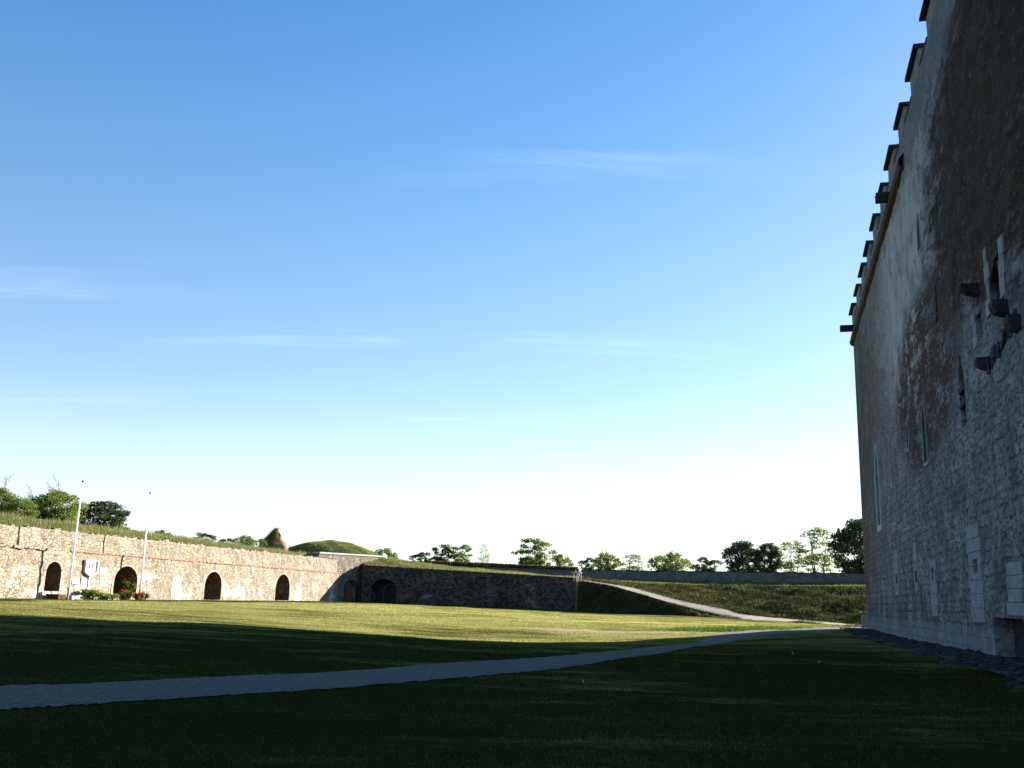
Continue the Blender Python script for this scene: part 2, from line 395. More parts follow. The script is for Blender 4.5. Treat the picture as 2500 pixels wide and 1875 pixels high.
# ------------------------------------------------------------------ world
CLX, CLY = 5.3, 4.1
GMV, SKS, SLO, SHI, HZ, HT = .76, .078, 1.16, 1.50, .40, .25
def sky():
    t = W.node_tree; t.nodes.clear(); N = t.nodes; L = t.links
    out = N.new('ShaderNodeOutputWorld'); bg = N.new('ShaderNodeBackground'); L.new(bg.outputs[0], out.inputs[0])
    sk = N.new('ShaderNodeTexSky'); sk.sky_type = 'NISHITA'; sk.sun_disc = False
    sk.sun_elevation = SUN_EL; sk.sun_rotation = SUN_AZ; sk.altitude = 0; sk.air_density = 1.0; sk.dust_density = .25; sk.ozone_density = 2.5
    hs = N.new('ShaderNodeHueSaturation'); hs.inputs['Hue'].default_value = .505; gm = N.new('ShaderNodeGamma'); gm.inputs[1].default_value = GMV; L.new(sk.outputs[0], gm.inputs[0]); L.new(gm.outputs[0], hs.inputs['Color'])
    # thin cirrus: noise over the sky dome, stretched along the wind
    tc = N.new('ShaderNodeTexCoord'); sp = N.new('ShaderNodeSeparateXYZ'); L.new(tc.outputs['Generated'], sp.inputs[0])
    sz = N.new('ShaderNodeMapRange'); sz.inputs[1].default_value = .12; sz.inputs[2].default_value = .6; sz.inputs[3].default_value = SLO; sz.inputs[4].default_value = SHI; L.new(sp.outputs[2], sz.inputs[0]); L.new(sz.outputs[0], hs.inputs['Saturation'])
    def m(op, a, b):
        q = N.new('ShaderNodeMath'); q.operation = op
        for i, v in enumerate((a, b)):
            if isinstance(v, (int, float)): q.inputs[i].default_value = v
            else: L.new(v, q.inputs[i])
        return q.outputs[0]
    den = m('MAXIMUM', m('ADD', sp.outputs[2], .08), .02)
    cx = m('DIVIDE', sp.outputs[0], den); cy = m('DIVIDE', sp.outputs[1], den)
    cb = N.new('ShaderNodeCombineXYZ'); L.new(cx, cb.inputs[0]); L.new(cy, cb.inputs[1])
    mp = N.new('ShaderNodeMapping'); mp.inputs['Rotation'].default_value = (0, 0, math.radians(-38)); mp.inputs['Scale'].default_value = (.34, 2.1, 1); mp.inputs['Location'].default_value = (CLX, CLY, 0); L.new(cb.outputs[0], mp.inputs[0])
    nz = N.new('ShaderNodeTexNoise'); nz.inputs['Scale'].default_value = .75; nz.inputs['Detail'].default_value = 9; nz.inputs['Roughness'].default_value = .62; nz.inputs['Distortion'].default_value = .8
    L.new(mp.outputs[0], nz.inputs[0])
    mr = N.new('ShaderNodeMapRange'); mr.interpolation_type = 'SMOOTHSTEP'; mr.inputs[1].default_value = .55; mr.inputs[2].default_value = .82; mr.inputs[3].default_value = 0; mr.inputs[4].default_value = .26
    L.new(nz.outputs[0], mr.inputs[0])
    n2 = N.new('ShaderNodeTexNoise'); n2.inputs['Scale'].default_value = .9; n2.inputs['Detail'].default_value = 3; L.new(cb.outputs[0], n2.inputs[0])
    m2 = N.new('ShaderNodeMapRange'); m2.interpolation_type = 'SMOOTHSTEP'; m2.inputs[1].default_value = .44; m2.inputs[2].default_value = .62; L.new(n2.outputs[0], m2.inputs[0])
    mx = N.new('ShaderNodeMix'); mx.data_type = 'RGBA'; L.new(m('MULTIPLY', mr.outputs[0], m2.outputs[0]), mx.inputs[0]); L.new(hs.outputs[0], mx.inputs[6])
    sc = N.new('ShaderNodeMix'); sc.data_type = 'RGBA'; sc.blend_type = 'ADD'; sc.inputs[0].default_value = 1; L.new(hs.outputs[0], sc.inputs[6]); sc.inputs[7].default_value = (4, 4, 4, 1)
    L.new(sc.outputs[2], mx.inputs[7])
    hz = N.new('ShaderNodeMapRange'); hz.interpolation_type = 'SMOOTHERSTEP'; hz.inputs[1].default_value = -.02; hz.inputs[2].default_value = HT; hz.inputs[3].default_value = HZ; hz.inputs[4].default_value = 0; L.new(sp.outputs[2], hz.inputs[0])
    h2 = N.new('ShaderNodeMix'); h2.data_type = 'RGBA'; L.new(hz.outputs[0], h2.inputs[0]); L.new(mx.outputs[2], h2.inputs[6]); h2.inputs[7].default_value = (4.0, 4.4, 4.75, 1)   # thin white haze low in the sky
    L.new(h2.outputs[2], bg.inputs['Color']); bg.inputs['Strength'].default_value = SKS
sky()
sd = bpy.data.lights.new('sun', 'SUN'); sd.energy = 5.0; sd.angle = math.radians(.5); sd.color = (1., .94, .84)
so = bpy.data.objects.new('sun', sd); COL.objects.link(so)
sv = Vector((math.sin(SUN_AZ) * math.cos(SUN_EL), math.cos(SUN_AZ) * math.cos(SUN_EL), math.sin(SUN_EL)))
so.rotation_euler = sv.to_track_quat('Z', 'Y').to_euler(); so.location = sv * 300

# ------------------------------------------------------------------ lawn
def lawn_material(blade=False):
    N = NT('grass_blades' if blade else 'lawn')
    n1 = N.noise(.09, 5, .6); n2 = N.noise(.5, 5, .65, co=N.map((.5, 1.6, 1))); n3 = N.noise(3.5, 5, .7)
    dry_or_sunlit = N.math('ADD', N.math('MULTIPLY', n1, .45), N.math('ADD', N.math('MULTIPLY', n2, .4), N.math('MULTIPLY', n3, .15)))
    xy = N.xyz()
    def d_line(p, q, w):   # soft band along a segment on the ground
        p = Vector(p); q = Vector(q); d = (q - p); l = d.length; d /= l
        a = N.math('ADD', N.math('MULTIPLY', N.math('SUBTRACT', xy[0], p.x), -d.y), N.math('MULTIPLY', N.math('SUBTRACT', xy[1], p.y), d.x))
        a = N.math('ADD', a, N.math('MULTIPLY', N.math('SUBTRACT', N.noise(.12, 3), .5), w * 2.5))
        b = N.math('ADD', N.math('MULTIPLY', N.math('SUBTRACT', xy[0], p.x), d.x), N.math('MULTIPLY', N.math('SUBTRACT', xy[1], p.y), d.y))
        k = N.ramp(N.math('ABSOLUTE', a), w * .5, w * 1.3, 1, 0)
        return N.math('MULTIPLY', k, N.math('MULTIPLY', N.ramp(b, -4, 4), N.ramp(b, l - 4, l + 6, 1, 0)))
    a0 = LA + LX * -20; a1 = LA + LX * 78; b1 = DA + DX * 36
    gr = N.math('MAXIMUM', d_line((a0[0] + 3, a0[1]), (a1[0] + 3, a1[1]), 5.), d_line((DA[0], DA[1] - 5), (b1[0], b1[1] - 5), 7.))
    dry_or_sunlit = N.math('SUBTRACT', dry_or_sunlit, N.math('MULTIPLY', gr, .16))
    if blade: g, d_ = ((.052, .070, .014), (.335, .32, .105))
    else: g, d_ = ((.027, .032, .008), (.18, .165, .054))
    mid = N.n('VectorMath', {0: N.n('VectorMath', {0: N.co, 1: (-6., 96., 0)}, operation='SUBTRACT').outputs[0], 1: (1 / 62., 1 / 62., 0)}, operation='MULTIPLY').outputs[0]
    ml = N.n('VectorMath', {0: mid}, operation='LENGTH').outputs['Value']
    dry_or_sunlit = N.math('ADD', dry_or_sunlit, N.ramp(ml, .3, 1.5, .04, -.13))     # drier middle, greener rim: sunlight and castle shade put into the grass colour
    col = N.mix(N.ramp(dry_or_sunlit, .38, .58), g, d_)
    p0 = on_ground(1290, 1534); p1 = on_ground(1720, 1546)
    soil = N.math('MULTIPLY', d_line((p0[0], p0[1]), (p1[0], p1[1]), 1.6), N.ramp(N.noise(.7, 4), .35, .5))
    col = N.mix(N.math('MULTIPLY', soil, .85), col, (.33, .26, .17))
    if blade:
        d = N.n('BsdfDiffuse', {0: col}); t = N.n('BsdfTranslucent', {0: col})
        mx = N.n('MixShader', {0: .66, 1: d.outputs[0], 2: t.outputs[0]}); N.t.links.new(mx.outputs[0], N.out.inputs[0]); return N.m
    return N.fin(col, 1., N.bump(N.math('ADD', N.noise(14, 5, .75), N.noise(3, 3)), .8, .06), 0.)
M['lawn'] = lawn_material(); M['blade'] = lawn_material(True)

def axis(lo, hi, st, far):
    a = list(np.arange(lo, hi + .01, st)); out = []
    d = st; x = hi
    while x < far: d *= 1.5; x += d; out.append(x)
    pre = []; d = st; x = lo
    while x > -far: d *= 1.5; x -= d; pre.append(x)
    return np.array(pre[::-1] + a + out)
gx, gy = np.meshgrid(axis(-66, 66, 1., 4000), axis(-26, 190, 1., 4000))
gz = hgt(gx.ravel(), gy.ravel()).reshape(gx.shape)
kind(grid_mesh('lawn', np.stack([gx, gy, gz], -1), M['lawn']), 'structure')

# gravel path crossing the lawn in front of the castle
def gravel():
    N = NT('gravel'); n = N.noise(16, 6, .8); m = N.noise(1.2, 4)
    col = N.mix(N.ramp(n, .35, .65), (.05, .048, .042), (.165, .155, .132)); col = N.mix(N.ramp(m, .4, .7, 0, .5), col, (.11, .10, .085))
    return N.fin(col, .95, N.bump(n, .7, .03), .1)
M['gravel'] = gravel()
UP = [(-260, 1687), (0, 1676), (226, 1670), (565, 1653), (960, 1631), (1250, 1611), (1420, 1597), (1589, 1581), (1736, 1553), (1776, 1545), (1815, 1540), (1870, 1537), (1956, 1534.5), (2086, 1530), (2200, 1527)]
LO = [(-260, 1750), (0, 1735), (226, 1721), (565, 1699), (960, 1670), (1250, 1645), (1420, 1625), (1589, 1600), (1702, 1579), (1815, 1560), (1928, 1546), (2052, 1538), (2130, 1534)]
def smooth_line(P, n):
    P = np.array(P); t = np.linspace(0, len(P) - 1, n); o = []
    for u in t:
        i = min(int(u), len(P) - 2); f = u - i; p0, p1, p2, p3 = (P[min(max(i + k, 0), len(P) - 1)] for k in (-1, 0, 1, 2))
        o.append(.5 * (2 * p1 + (p2 - p0) * f + (2 * p0 - 5 * p1 + 4 * p2 - p3) * f * f + (3 * p1 - p0 - 3 * p2 + p3) * f ** 3))
    return np.array(o)
pu = smooth_line([on_ground(*p) for p in UP], 240); pl = smooth_line([on_ground(*p) for p in LO], 240)
jn = np.random.normal(size=(240, 2)) * .02
rows = []
for k in range(9):
    f = k / 8; q = pu * (1 - f) + pl * f
    if k in (0, 8): q = q + (pu - pl) * (jn[:, [0 if k == 0 else 1]])
    q[:, 2] = hgt(q[:, 0], q[:, 1]) + (.03 if 0 < k < 8 else .012)
    rows.append(q)
kind(grid_mesh('gravel_path', np.stack(rows), M['gravel']), 'structure')
path_poly = [tuple(p[:2]) for p in pu] + [tuple(p[:2]) for p in pl[::-1]]

def blades(name, P, h, w, mat, lean=.35, parent=None):
    """P (n,3) roots, h (n,) heights, w (n,) widths: one thin triangle per blade"""
    n = len(P); a = np.random.uniform(0, 6.283, n); l = np.random.normal(size=(n, 2)) * lean
    dx = np.stack([np.cos(a), np.sin(a), np.zeros(n)], -1) * w[:, None] * .5
    tip = P + np.stack([l[:, 0] * h, l[:, 1] * h, h], -1)
    V = np.stack([P - dx, P + dx, tip], 1).reshape(-1, 3)
    return fast_mesh(name, V, np.arange(3 * n).reshape(n, 3), mat, parent)

def pip(x, y, P):
    P = np.array(P); c = np.zeros(len(x), bool); j = len(P) - 1
    for i in range(len(P)):
        k = ((P[i, 1] > y) != (P[j, 1] > y))
        if k.any():
            with np.errstate(divide='ignore', invalid='ignore'): c ^= k & (x < (P[j, 0] - P[i, 0]) * (y - P[i, 1]) / (P[j, 1] - P[i, 1]) + P[i, 0])
        j = i
    return c
def outside_walls(x, y):
    l = (x - LA[0]) * LX[1] - (y - LA[1]) * LX[0]; d = (y - DA[1]) * DX[0] - (x - DA[0]) * DX[1]
    c = (x - CC[0]) * -CU[1] + (y - CC[1]) * CU[0]
    return (l > .1) & (d < -.1) & ((c > 2.1) | (y > 74))
YY = 7 + 167 * np.random.rand(620000) ** 1.15; XX = (np.random.rand(len(YY)) - .5) * 1.22 * YY
_q = np.stack([XX, YY, 0 * XX], -1)
ok = outside_walls(XX, YY) & ~pip(XX + .4 * vnoise(_q, 2.1, 71), YY + .45 * vnoise(_q, 1.9, 73) + 9. * (vnoise(_q, .9, 72) > .5), path_poly) & ~((XX > 8) & (YY > 118 + (XX - 40) * -.45))
XX, YY = XX[ok], YY[ok]
bz = hgt(XX, YY); bh = np.random.uniform(.012, .034, len(XX)) * (1 + YY / 160) * (1 + .35 * vnoise(np.stack([XX, YY, 0 * XX], -1), .35, 3)); bw = (.012 + YY * .00035) * np.random.uniform(.7, 1.4, len(XX))
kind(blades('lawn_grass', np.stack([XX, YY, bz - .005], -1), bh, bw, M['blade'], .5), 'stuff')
# rank grass on the little ledge above the path
q0 = [on_ground(x, y) for x, y in ((1640, 1538), (1722, 1540), (1800, 1538), (1880, 1535), (1960, 1531))]
ql = smooth_line(q0, 60); t = np.random.rand(7000); i = (t * 59).astype(int); tp = ql[i] + np.random.normal(size=(7000, 3)) * [1.2, 1.1, 0]
tp[:, 2] = hgt(tp[:, 0], tp[:, 1])
kind(blades('tall_grass', tp, np.random.uniform(.1, .42, 7000) * np.sin(np.pi * np.clip(t, .03, .97)) ** .6 * (.7 + .5 * vnoise(tp, .5, 8)), np.full(7000, .05), leaf('ledge_grass', (.02, .04, .006), (.07, .115, .015), .5, .35), .35), 'stuff')

# ------------------------------------------------------------------ castle
castle = empty('castle', tuple(CC), math.atan2(CU[1], CU[0]))   # x runs from the corner away from the viewer's end: points on the long face have x = -t
# local frame: x along CU, outward = +y ... so turn it by mirroring t; walls below are built with outward -y
castle.rotation_euler = (0, 0, math.atan2(-CU[1], -CU[0]))
# now x = t runs from the far corner towards the camera; outward (to the courtyard) is -y
tag(castle, 'huge limestone castle with crenellated parapet filling the right side, its long face in shadow', 'castle')
SL = []   # openings: (outline, depth)
def slit(t0, t1, z0, z1, pt=True): return arch(t0, t1, z0, z1 - (t1 - t0) * 1.1, z1, 8, True) if pt else [(t0, z0), (t1, z0), (t1, z1), (t0, z1)]
wins = dict(w1=(slit(35.75, 36.5, 16.45, 18.05), .9), w2=(slit(38.95, 39.5, 12.3, 13.9), .9), w3=(slit(42.6, 43.5, 7.5, 10.1), .8), w4=(slit(33.6, 34.6, 7.55, 10.2), .9),
            w5=(slit(28.3, 28.9, 9.0, 10.45), .8), w6=(slit(20.8, 21.25, 8.4, 10.6), .8), w7=(slit(12.5, 14.4, 6.5, 11.6), .7),
            l1=(slit(20.5, 21.5, 2.74, 3.26, False), .6), l2=(slit(28.52, 29.2, 2.6, 3.17, False), .6), l3=(slit(33.7, 34.3, 2.58, 3.11, False), .6), l4=(slit(42.95, 43.7, 2.57, 3.02, False), .6),
            niche=([(48.55, 9.95), (49.8, 9.95), (49.8, 11.3), (49.2, 11.3), (48.55, 10.8)], .7), slot=(slit(46.2, 46.95, 9.6, 10.45, False), .5), hatch=(slit(45.3, 49.2, -.5, 1.18, False), .7))
SL = list(wins.values())
CT = 62.0; CH = 23.35
wm = wall('castle_wall', [(.45, CH), (CT, CH)], .45, CT, SL, M['castle'], castle, z0=-1., step=.85, thick=2.2, rough=.06, seed=5, skip_back=True)
body = MB().box((.452, .003, -1), (2.2, 41, CH), 0).box((2.2, 38.8, -1), (CT, 41, CH)).box((CT - 2.2, 2.2, -1), (CT, 38.8, CH))
body.build('side_wall', M['castle'], castle)
rf = MB(); rf.poly([(2.2, 2.2, 20), (CT - 2.2, 2.2, 20), (CT - 20, 20, 26), (20, 20, 26)]).poly([(CT - 2.2, 38.8, 20), (2.2, 38.8, 20), (20, 20.5, 26), (CT - 20, 20.5, 26)])
rf.poly([(2.2, 38.8, 20), (2.2, 2.2, 20), (20, 20, 26), (20, 20.5, 26)]).poly([(CT - 2.2, 2.2, 20), (CT - 2.2, 38.8, 20), (CT - 20, 20.5, 26), (CT - 20, 20, 26)]).poly([(20, 20, 26), (CT - 20, 20, 26), (CT - 20, 20.5, 26), (20, 20.5, 26)])
rf.build('roof', M['roof'], castle)
# string course under the parapet: a weathered band with a chamfered top
pr = [(0, 21.62), (-.20, 21.70), (-.27, 21.95), (-.22, 22.12), (0, 22.42)]
mb = MB(); n = 80
for k in range(n + 1):
    x = .2 + (33.2 - .2) * k / n
    for y, z in pr: mb.v.append((x, y + (rnd(-.02, .02) if y < 0 else .02), z + rnd(-.02, .02)))
mb.f = [(k * 5 + j, k * 5 + 5 + j, k * 5 + 6 + j, k * 5 + 1 + j) for k in range(n) for j in range(4)] + [(0, 1, 2, 3, 4)]
mb.build('string_course', M['course'], castle)
# merlons with overhanging dark copings, lower copings on the sills between them
mer = [(0.03, 2.97), (4.94, 7.65), (9.4, 12.18), (13.67, 16.38), (18.33, 20.91), (22.72, 25.33), (27.19, 29.93), (31.82, 34.31), (36.43, 39.24), (41.13, 43.9), (45.8, 48.5), (50.4, 53.1), (55, 57.8)]
for i, (a, b) in enumerate(mer):
    a2, b2 = a + .12, b - .1
    m = MB().box((a2, -.005, CH - .02), (b2, .9, 24.25), .02).build('merlon', M['merlon'], castle, bevel=.03)
    MB().box((a - .02, -.22, 24.25), (b + .02, 1.05, 24.40), .012).build('coping', M['coping'], m)
    if i + 1 < len(mer):
        MB().box((b - .08, -.025, CH + .002), (mer[i + 1][0] + .1, 1., CH + .15), .008).build('sill_coping', M['coping'], castle)
# parapet facing: slightly different greyer plaster is in the wall material
def spout(t, z, l):
    MB().box((t - .24, -l, z - .1), (t + .24, .1, z + .12)).box((t - .24, -l, z + .12), (t - .13, .1, z + .34)).box((t + .13, -l, z + .12), (t + .24, .1, z + .34)).build('water_spout', M['corbel'], castle, bevel=.02)
spout(3.3, 22.15, 1.15); spout(28.6, 22.0, .85); spout(52.5, 22.1, 1.1)
# backs of the openings: leaded glass or dark boards
for k, (P, d) in wins.items():
    if k[0] == 'w':
        p = panel('window', grow(P, .04), d - .25, .06, M['glass'], castle)
        x0, x1 = min(q[0] for q in P), max(q[0] for q in P); z0, z1 = min(q[1] for q in P), max(q[1] for q in P)
        w = .05
        for zz in np.arange(z0 + .5, z1 - .5, .75): MB().box((x0, d - .32, zz - w / 2), (x1, d - .26, zz + w / 2)).build('glazing_bar', M['dark_metal'], p)
        if k in ('w7', 'w4', 'w3'): MB().box(((x0 + x1) / 2 - w / 2, d - .335, z0), ((x0 + x1) / 2 + w / 2, d - .275, z1 - .4)).build('mullion', M['dark_metal'], p)
    else: panel('recess_back', grow(P, .04), d - .15, .06, M['recess'], castle)
MB().box((42.55, -.03, 8.72), (43.55, .3, 8.9), .01).box((42.55, -.03, 8.2), (43.55, .3, 8.32), .01).build('transom', M['corbel'], castle)
surround('window_surround', wins['w7'][0], .28, -.06, .1, M['window_frame'], castle)
surround('window_surround', wins['w4'][0], .12, -.035, .1, M['pale_block'], castle)
surround('window_surround', wins['w5'][0], .12, -.03, .1, M['pale_block'], castle)
surround('window_surround', wins['w6'][0], .3, -.03, .1, M['pale_block'], castle)
surround('window_surround', wins['w1'][0], .14, -.03, .1, M['pale_block'], castle)
def quoins(t0, t1, z0, z1, hole, n, par=castle):
    """pale replacement blocks stacked round (or without) a small window"""
    mb = MB(); zs = np.linspace(z0, z1, n + 1)
    for a, b in zip(zs[:-1], zs[1:]):
        e0, e1 = t0 + rnd(-.15, .15), t1 + rnd(-.15, .15)
        if hole and a < hole[3] and b > hole[2]:
            for (p, q) in ((e0, hole[0]), (hole[1], e1)): mb.box((p, -.035, a + .02), (q, .12, b), .006)
            if a < hole[2]: mb.box((hole[0] + .01, -.033, a + .02), (hole[1] - .01, .12, hole[2]), .0)
            if b > hole[3]: mb.box((hole[0] + .01, -.033, hole[3]), (hole[1] - .01, .12, b), .0)
        else: mb.box((e0, -.035, a + .02), (e1, .12, b), .006)
    return mb.build('stone_surround', M['pale_block'], par)
quoins(20.2, 21.95, 2.1, 4.5, (20.5, 21.5, 2.74, 3.26), 5); quoins(28.3, 29.5, 2.2, 4.45, (28.52, 29.2, 2.6, 3.17), 5)
quoins(33.2, 34.85, 1.1, 3.4, (33.7, 34.3, 2.58, 3.11), 5); quoins(42.1, 44.3, 1.0, 4.15, (42.95, 43.7, 2.57, 3.02), 7)
quoins(47.6, 49.5, 1.25, 2.7, None, 4); quoins(48.0, 48.5, 9.9, 12.0, None, 4); quoins(49.86, 50.5, 9.9, 11.6, None, 3); quoins(45.7, 46.15, 9.5, 10.7, None, 3)
def corbel(t, z, l, w=.55, h=.5):
    mb = MB(); P = [(0, z + h / 2), (-l, z + h / 2), (-l, z + h * .05), (-l * .72, z - h * .3), (-l * .2, z - h / 2), (.1, z - h / 2)]
    n = len(P); mb.v = [(t - w / 2 + rnd(-.02, .02), y + (.1 if i == 0 else 0), zz) for i, (y, zz) in enumerate(P)] + [(t + w / 2 + rnd(-.02, .02), y + (.1 if i == 0 else 0), zz) for i, (y, zz) in enumerate(P)]
    mb.f = [tuple(range(n)), tuple(reversed(range(n, 2 * n)))] + [(k, k + n, (k + 1) % n + n, (k + 1) % n) for k in range(n)]
    mb.build('corbel', M['corbel'], castle, bevel=.03)
corbel(47.0, 11.1, .56, .34, .38); corbel(50.3, 9.5, .42, .5, .42); corbel(47.35, 8.65, .34, .4, .36); corbel(51.4, 8.75, .32, .5, .42)
mb = MB()
for k in range(26):
    t = 47.7 + k * .14; z = 8.55 + (t - 47.7) * .12 + rnd(-.12, .12); mb.box((t - .12, -rnd(.03, .1), z - rnd(.08, .2)), (t + .12, .1, z + rnd(.08, .2)), .03)
mb.build('broken_ledge', M['corbel'], castle)

# cobbled apron along the foot of the castle
mb = []
ico = None
import bmesh
bm = bmesh.new(); bmesh.ops.create_icosphere(bm, subdivisions=1, radius=1); bv = np.array([v.co[:] for v in bm.verts]); bf = np.array([[v.index for v in f.verts] for f in bm.faces]); bm.free()
n = 2600; T = np.random.uniform(-1.5, CT, n); Dp = np.random.uniform(.05, 2.15, n)
ok = Dp < 1.7 + .35 * np.sin(T * .9) + .2 * np.sin(T * 2.3); T, Dp = T[ok], Dp[ok]
p0 = CC[None] - CU[None] * T[:, None] + np.array([-CU[1], CU[0], 0])[None] * Dp[:, None]; p0[:, 2] = hgt(p0[:, 0], p0[:, 1])
Vs = []; Fs = []
for k, p in enumerate(p0):
    s = np.array([rnd(.1, .24), rnd(.1, .24), rnd(.05, .11)]); a = rnd(0, 6.28); v = bv * np.random.uniform(.8, 1.2, (len(bv), 1)) * s
    v = v @ np.array([[math.cos(a), math.sin(a), 0], [-math.sin(a), math.cos(a), 0], [0, 0, 1]]); Vs.append(v + p); Fs.append(bf + k * len(bv))
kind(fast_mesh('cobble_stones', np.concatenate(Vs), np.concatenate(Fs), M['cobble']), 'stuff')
rr = []
for d in (-.1, .8, 1.75):
    q = np.array([CC - CU * t + np.array([-CU[1], CU[0], 0]) * d for t in np.linspace(-1.5, CT, 130)]); q[:, 2] = hgt(q[:, 0], q[:, 1]) + .03; rr.append(q)
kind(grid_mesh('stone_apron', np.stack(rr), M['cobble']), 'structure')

# grey service cabinet and a downpipe at the castle corner
cp = on_ground(2103, 1533)
cb = empty('service_cabinet', (cp[0] - .1, cp[1] - 1.2, cp[2]), math.radians(-14)); tag(cb, 'grey metal service cabinet standing at the foot of the castle corner', 'cabinet')
MB().box((-.28, -.2, -.1), (.28, .2, 1.38)).build('body', M['cabinet'], cb, bevel=.015)
MB().box((-.31, -.23, 1.382), (.31, .23, 1.43)).build('lid', M['cabinet'], cb, bevel=.01)
dr = MB().box((-.24, -.222, .1), (.24, -.203, 1.3)).build('door', M['cabinet'], cb)
MB().box((.15, -.245, .65), (.18, -.223, .78)).build('handle', M['dark_metal'], dr)
dp = empty('downpipe', (cp[0] + .55, cp[1] - 1.3, cp[2])); tag(dp, 'thin dark pipe standing between the grey cabinet and the castle wall', 'pipe')
MB().tube([(0, 0, -.1), (0, 0, 1.25)], .05).build('pipe', M['dark_metal'], dp); MB().box((-.08, -.07, 1.25), (.08, .07, 1.33)).build('cap', M['dark_metal'], dp, bevel=.01)

# ------------------------------------------------------------------ sunlit rampart wall on the left
def frame_empty(name, A, X): return empty(name, tuple(A), math.atan2(X[1], X[0]))
lw = frame_empty('rampart_wall', LA, LX); tag(lw, 'long sunlit cream rubble stone rampart wall with four dark archways, left of the lawn', 'wall')
a1 = arch(5.45, 7.65, .68, 2.35, 3.35, 12); a2 = arch(16.2, 20.4, .55, 1.85, 3.38, 14); a3 = arch(34.95, 39.2, .05, 1.7, 3.42, 14); a4 = arch(55.2, 60.1, .05, 1.65, 3.72, 14, False)
topl = [(-26, 6.2)] + [(x, 6.25 + x * .0058 + .05 * math.sin(x * 1.7) + rnd(-.05, .05)) for x in np.arange(-25, 79, 1.)] + [(79.7, 6.7)]
lhole = [(a1, 2.8), (a2, 4.), (a3, 3.8), (a4, 4.2)]
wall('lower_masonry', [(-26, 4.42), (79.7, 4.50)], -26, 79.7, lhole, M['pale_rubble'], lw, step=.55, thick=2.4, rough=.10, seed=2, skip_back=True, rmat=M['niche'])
um = wall('upper_masonry', [(x, z) for x, z in topl], -26, 79.7, [], M['pale_rubble'], lw, z0=4.2, step=.5, thick=1.4, rough=.10, seed=6)
um.location = (-.03, 1.47, 0); um.rotation_euler = (0, 0, -.0166)   # the upper face steps back behind a narrow ledge
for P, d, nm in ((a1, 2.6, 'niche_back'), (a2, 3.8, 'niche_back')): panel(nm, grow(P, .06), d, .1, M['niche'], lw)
for P, d in ((a3, 3.6), (a4, 4.)):
    p = panel('door', grow(P, .02), d, .12, M['door'], lw)
    x0, x1 = P[0][0], P[1][0]; zz = MB()
    for z in (.7, 2.2): zz.box((x0 + .1, d - .03, z), (x1 - .1, d - .003, z + .12))
    zz.build('hinge_strap', M['dark_metal'], p)
for P in (a1, a2, a3, a4): surround('arch_surround', P, .34, -.012, .06, M['arch_stone'], lw, arch_only=True)
mb = MB()
for k in range(300):   # thin course of flat red bricks and stones along the wall
    x = 8.6 + k * .237
    if x > 79.4: break
    z = 4.42 + (x - 9) * .0018 + rnd(-.025, .025)
    if rnd(0, 1) < .93: mb.box((x, -.10 + rnd(-.02, .02), z - .055), (x + .232, .1, z + .055), .012)
mb.build('brick_course', M['brick'], lw)
mb = MB()
for k in range(46):    # projecting lower course at the near end
    x = -26 + k * .68
    if x > 4.7: break
    mb.box((x, -.16 + rnd(-.04, .04), 4.28 + rnd(-.05, .05)), (x + .67, .1, 4.5 + rnd(-.05, .06)), .03)
mb.build('ledge_course', M['pale_rubble'], lw)
sl = MB()
for x0, x1, z0, z1 in ((9.35, 10.3, 2.3, 3.05), (9.3, 10.4, 1.35, 2.05), (13.55, 14.75, 2.38, 3.1), (13.8, 14.75, 1.2, 2.15), (10.75, 11.55, 1.15, 2.0), (12.35, 13.0, 1.2, 2.0), (22.2, 23.2, 1.85, 2.5)):
    sl.box((x0, -.03, z0), (x1, .15, z1), .04)
sl.build('inset_slab', M['slab'], lw)
mb = MB()
for k in range(14):    # low sill of stones under the first arch
    mb.box((5.0 + k * .21, -.14 + rnd(-.03, .03), -.3), (5.2 + k * .21, .05, .62 + rnd(-.05, .05)), .02)
mb.build('sill_wall', M['pale_rubble'], lw)
# coping stones standing loose along the top of the wall
mb = MB()
for k in range(150):
    x = rnd(-25, 79); z = np.interp(x, [p[0] for p in topl], [p[1] for p in topl]); s = rnd(.12, .32)
    yo = 1.5 - .0166 * x; mb.box((x, yo, z - .1), (x + s * 1.5, yo + s * 1.4, z + s * .55), .05)
mb.build('top_stone', M['pale_rubble'], lw)

def lpt(s, off, z=None):   # point in front of the left wall
    p = LA + LX * s + np.array([LX[1], -LX[0], 0]) * off; p[2] = hgt(p[0], p[1])[0] if z is None else z; return p
LRZ = math.atan2(LX[1], LX[0])
# shield sign on its pale stem, fixed to the wall
sg = empty('shield_sign', tuple(lpt(11.9, .1, 0)), LRZ); tag(sg, 'white shield shaped sign with a small dark emblem, on the sunlit wall between two archways', 'sign')
shp = [(-1.08, 2.56), (0, 2.08), (1.08, 2.56), (1.08, 3.74), (-1.08, 3.74)]
shp = [(x * .95, z) for x, z in shp]
panel('board', shp, -.02, .1, M['sign'], sg)
surround('rim', grow(shp, -.12), .12, -.16, -.021, M['sign'], sg)
mk = MB()
for x0, x1, z in ((-.42, -.1, 3.28), (0, .42, 3.32), (-.36, -.05, 3.17), (.05, .38, 3.2), (-.42, -.12, 3.06), (-.02, .3, 3.08), (-.3, -.02, 2.95), (.08, .4, 2.96), (-.2, .15, 2.84), (-.36, .36, 2.70)):
    mk.box((x0, -.034, z - .04), (x1, -.0215, z + .04))
for x in (-.38, -.2, .12, .34): mk.box((x, -.036, 2.92 + rnd(0, .08)), (x + .09, -.0225, 3.3))
mk.build('emblem', M['sign_mark'], sg)
MB().box((-.09, -.02, 1.05), (.09, .08, 2.1)).box((-.2, -.03, .95), (.2, .08, 1.05)).build('stem', M['sign'], sg, bevel=.01)
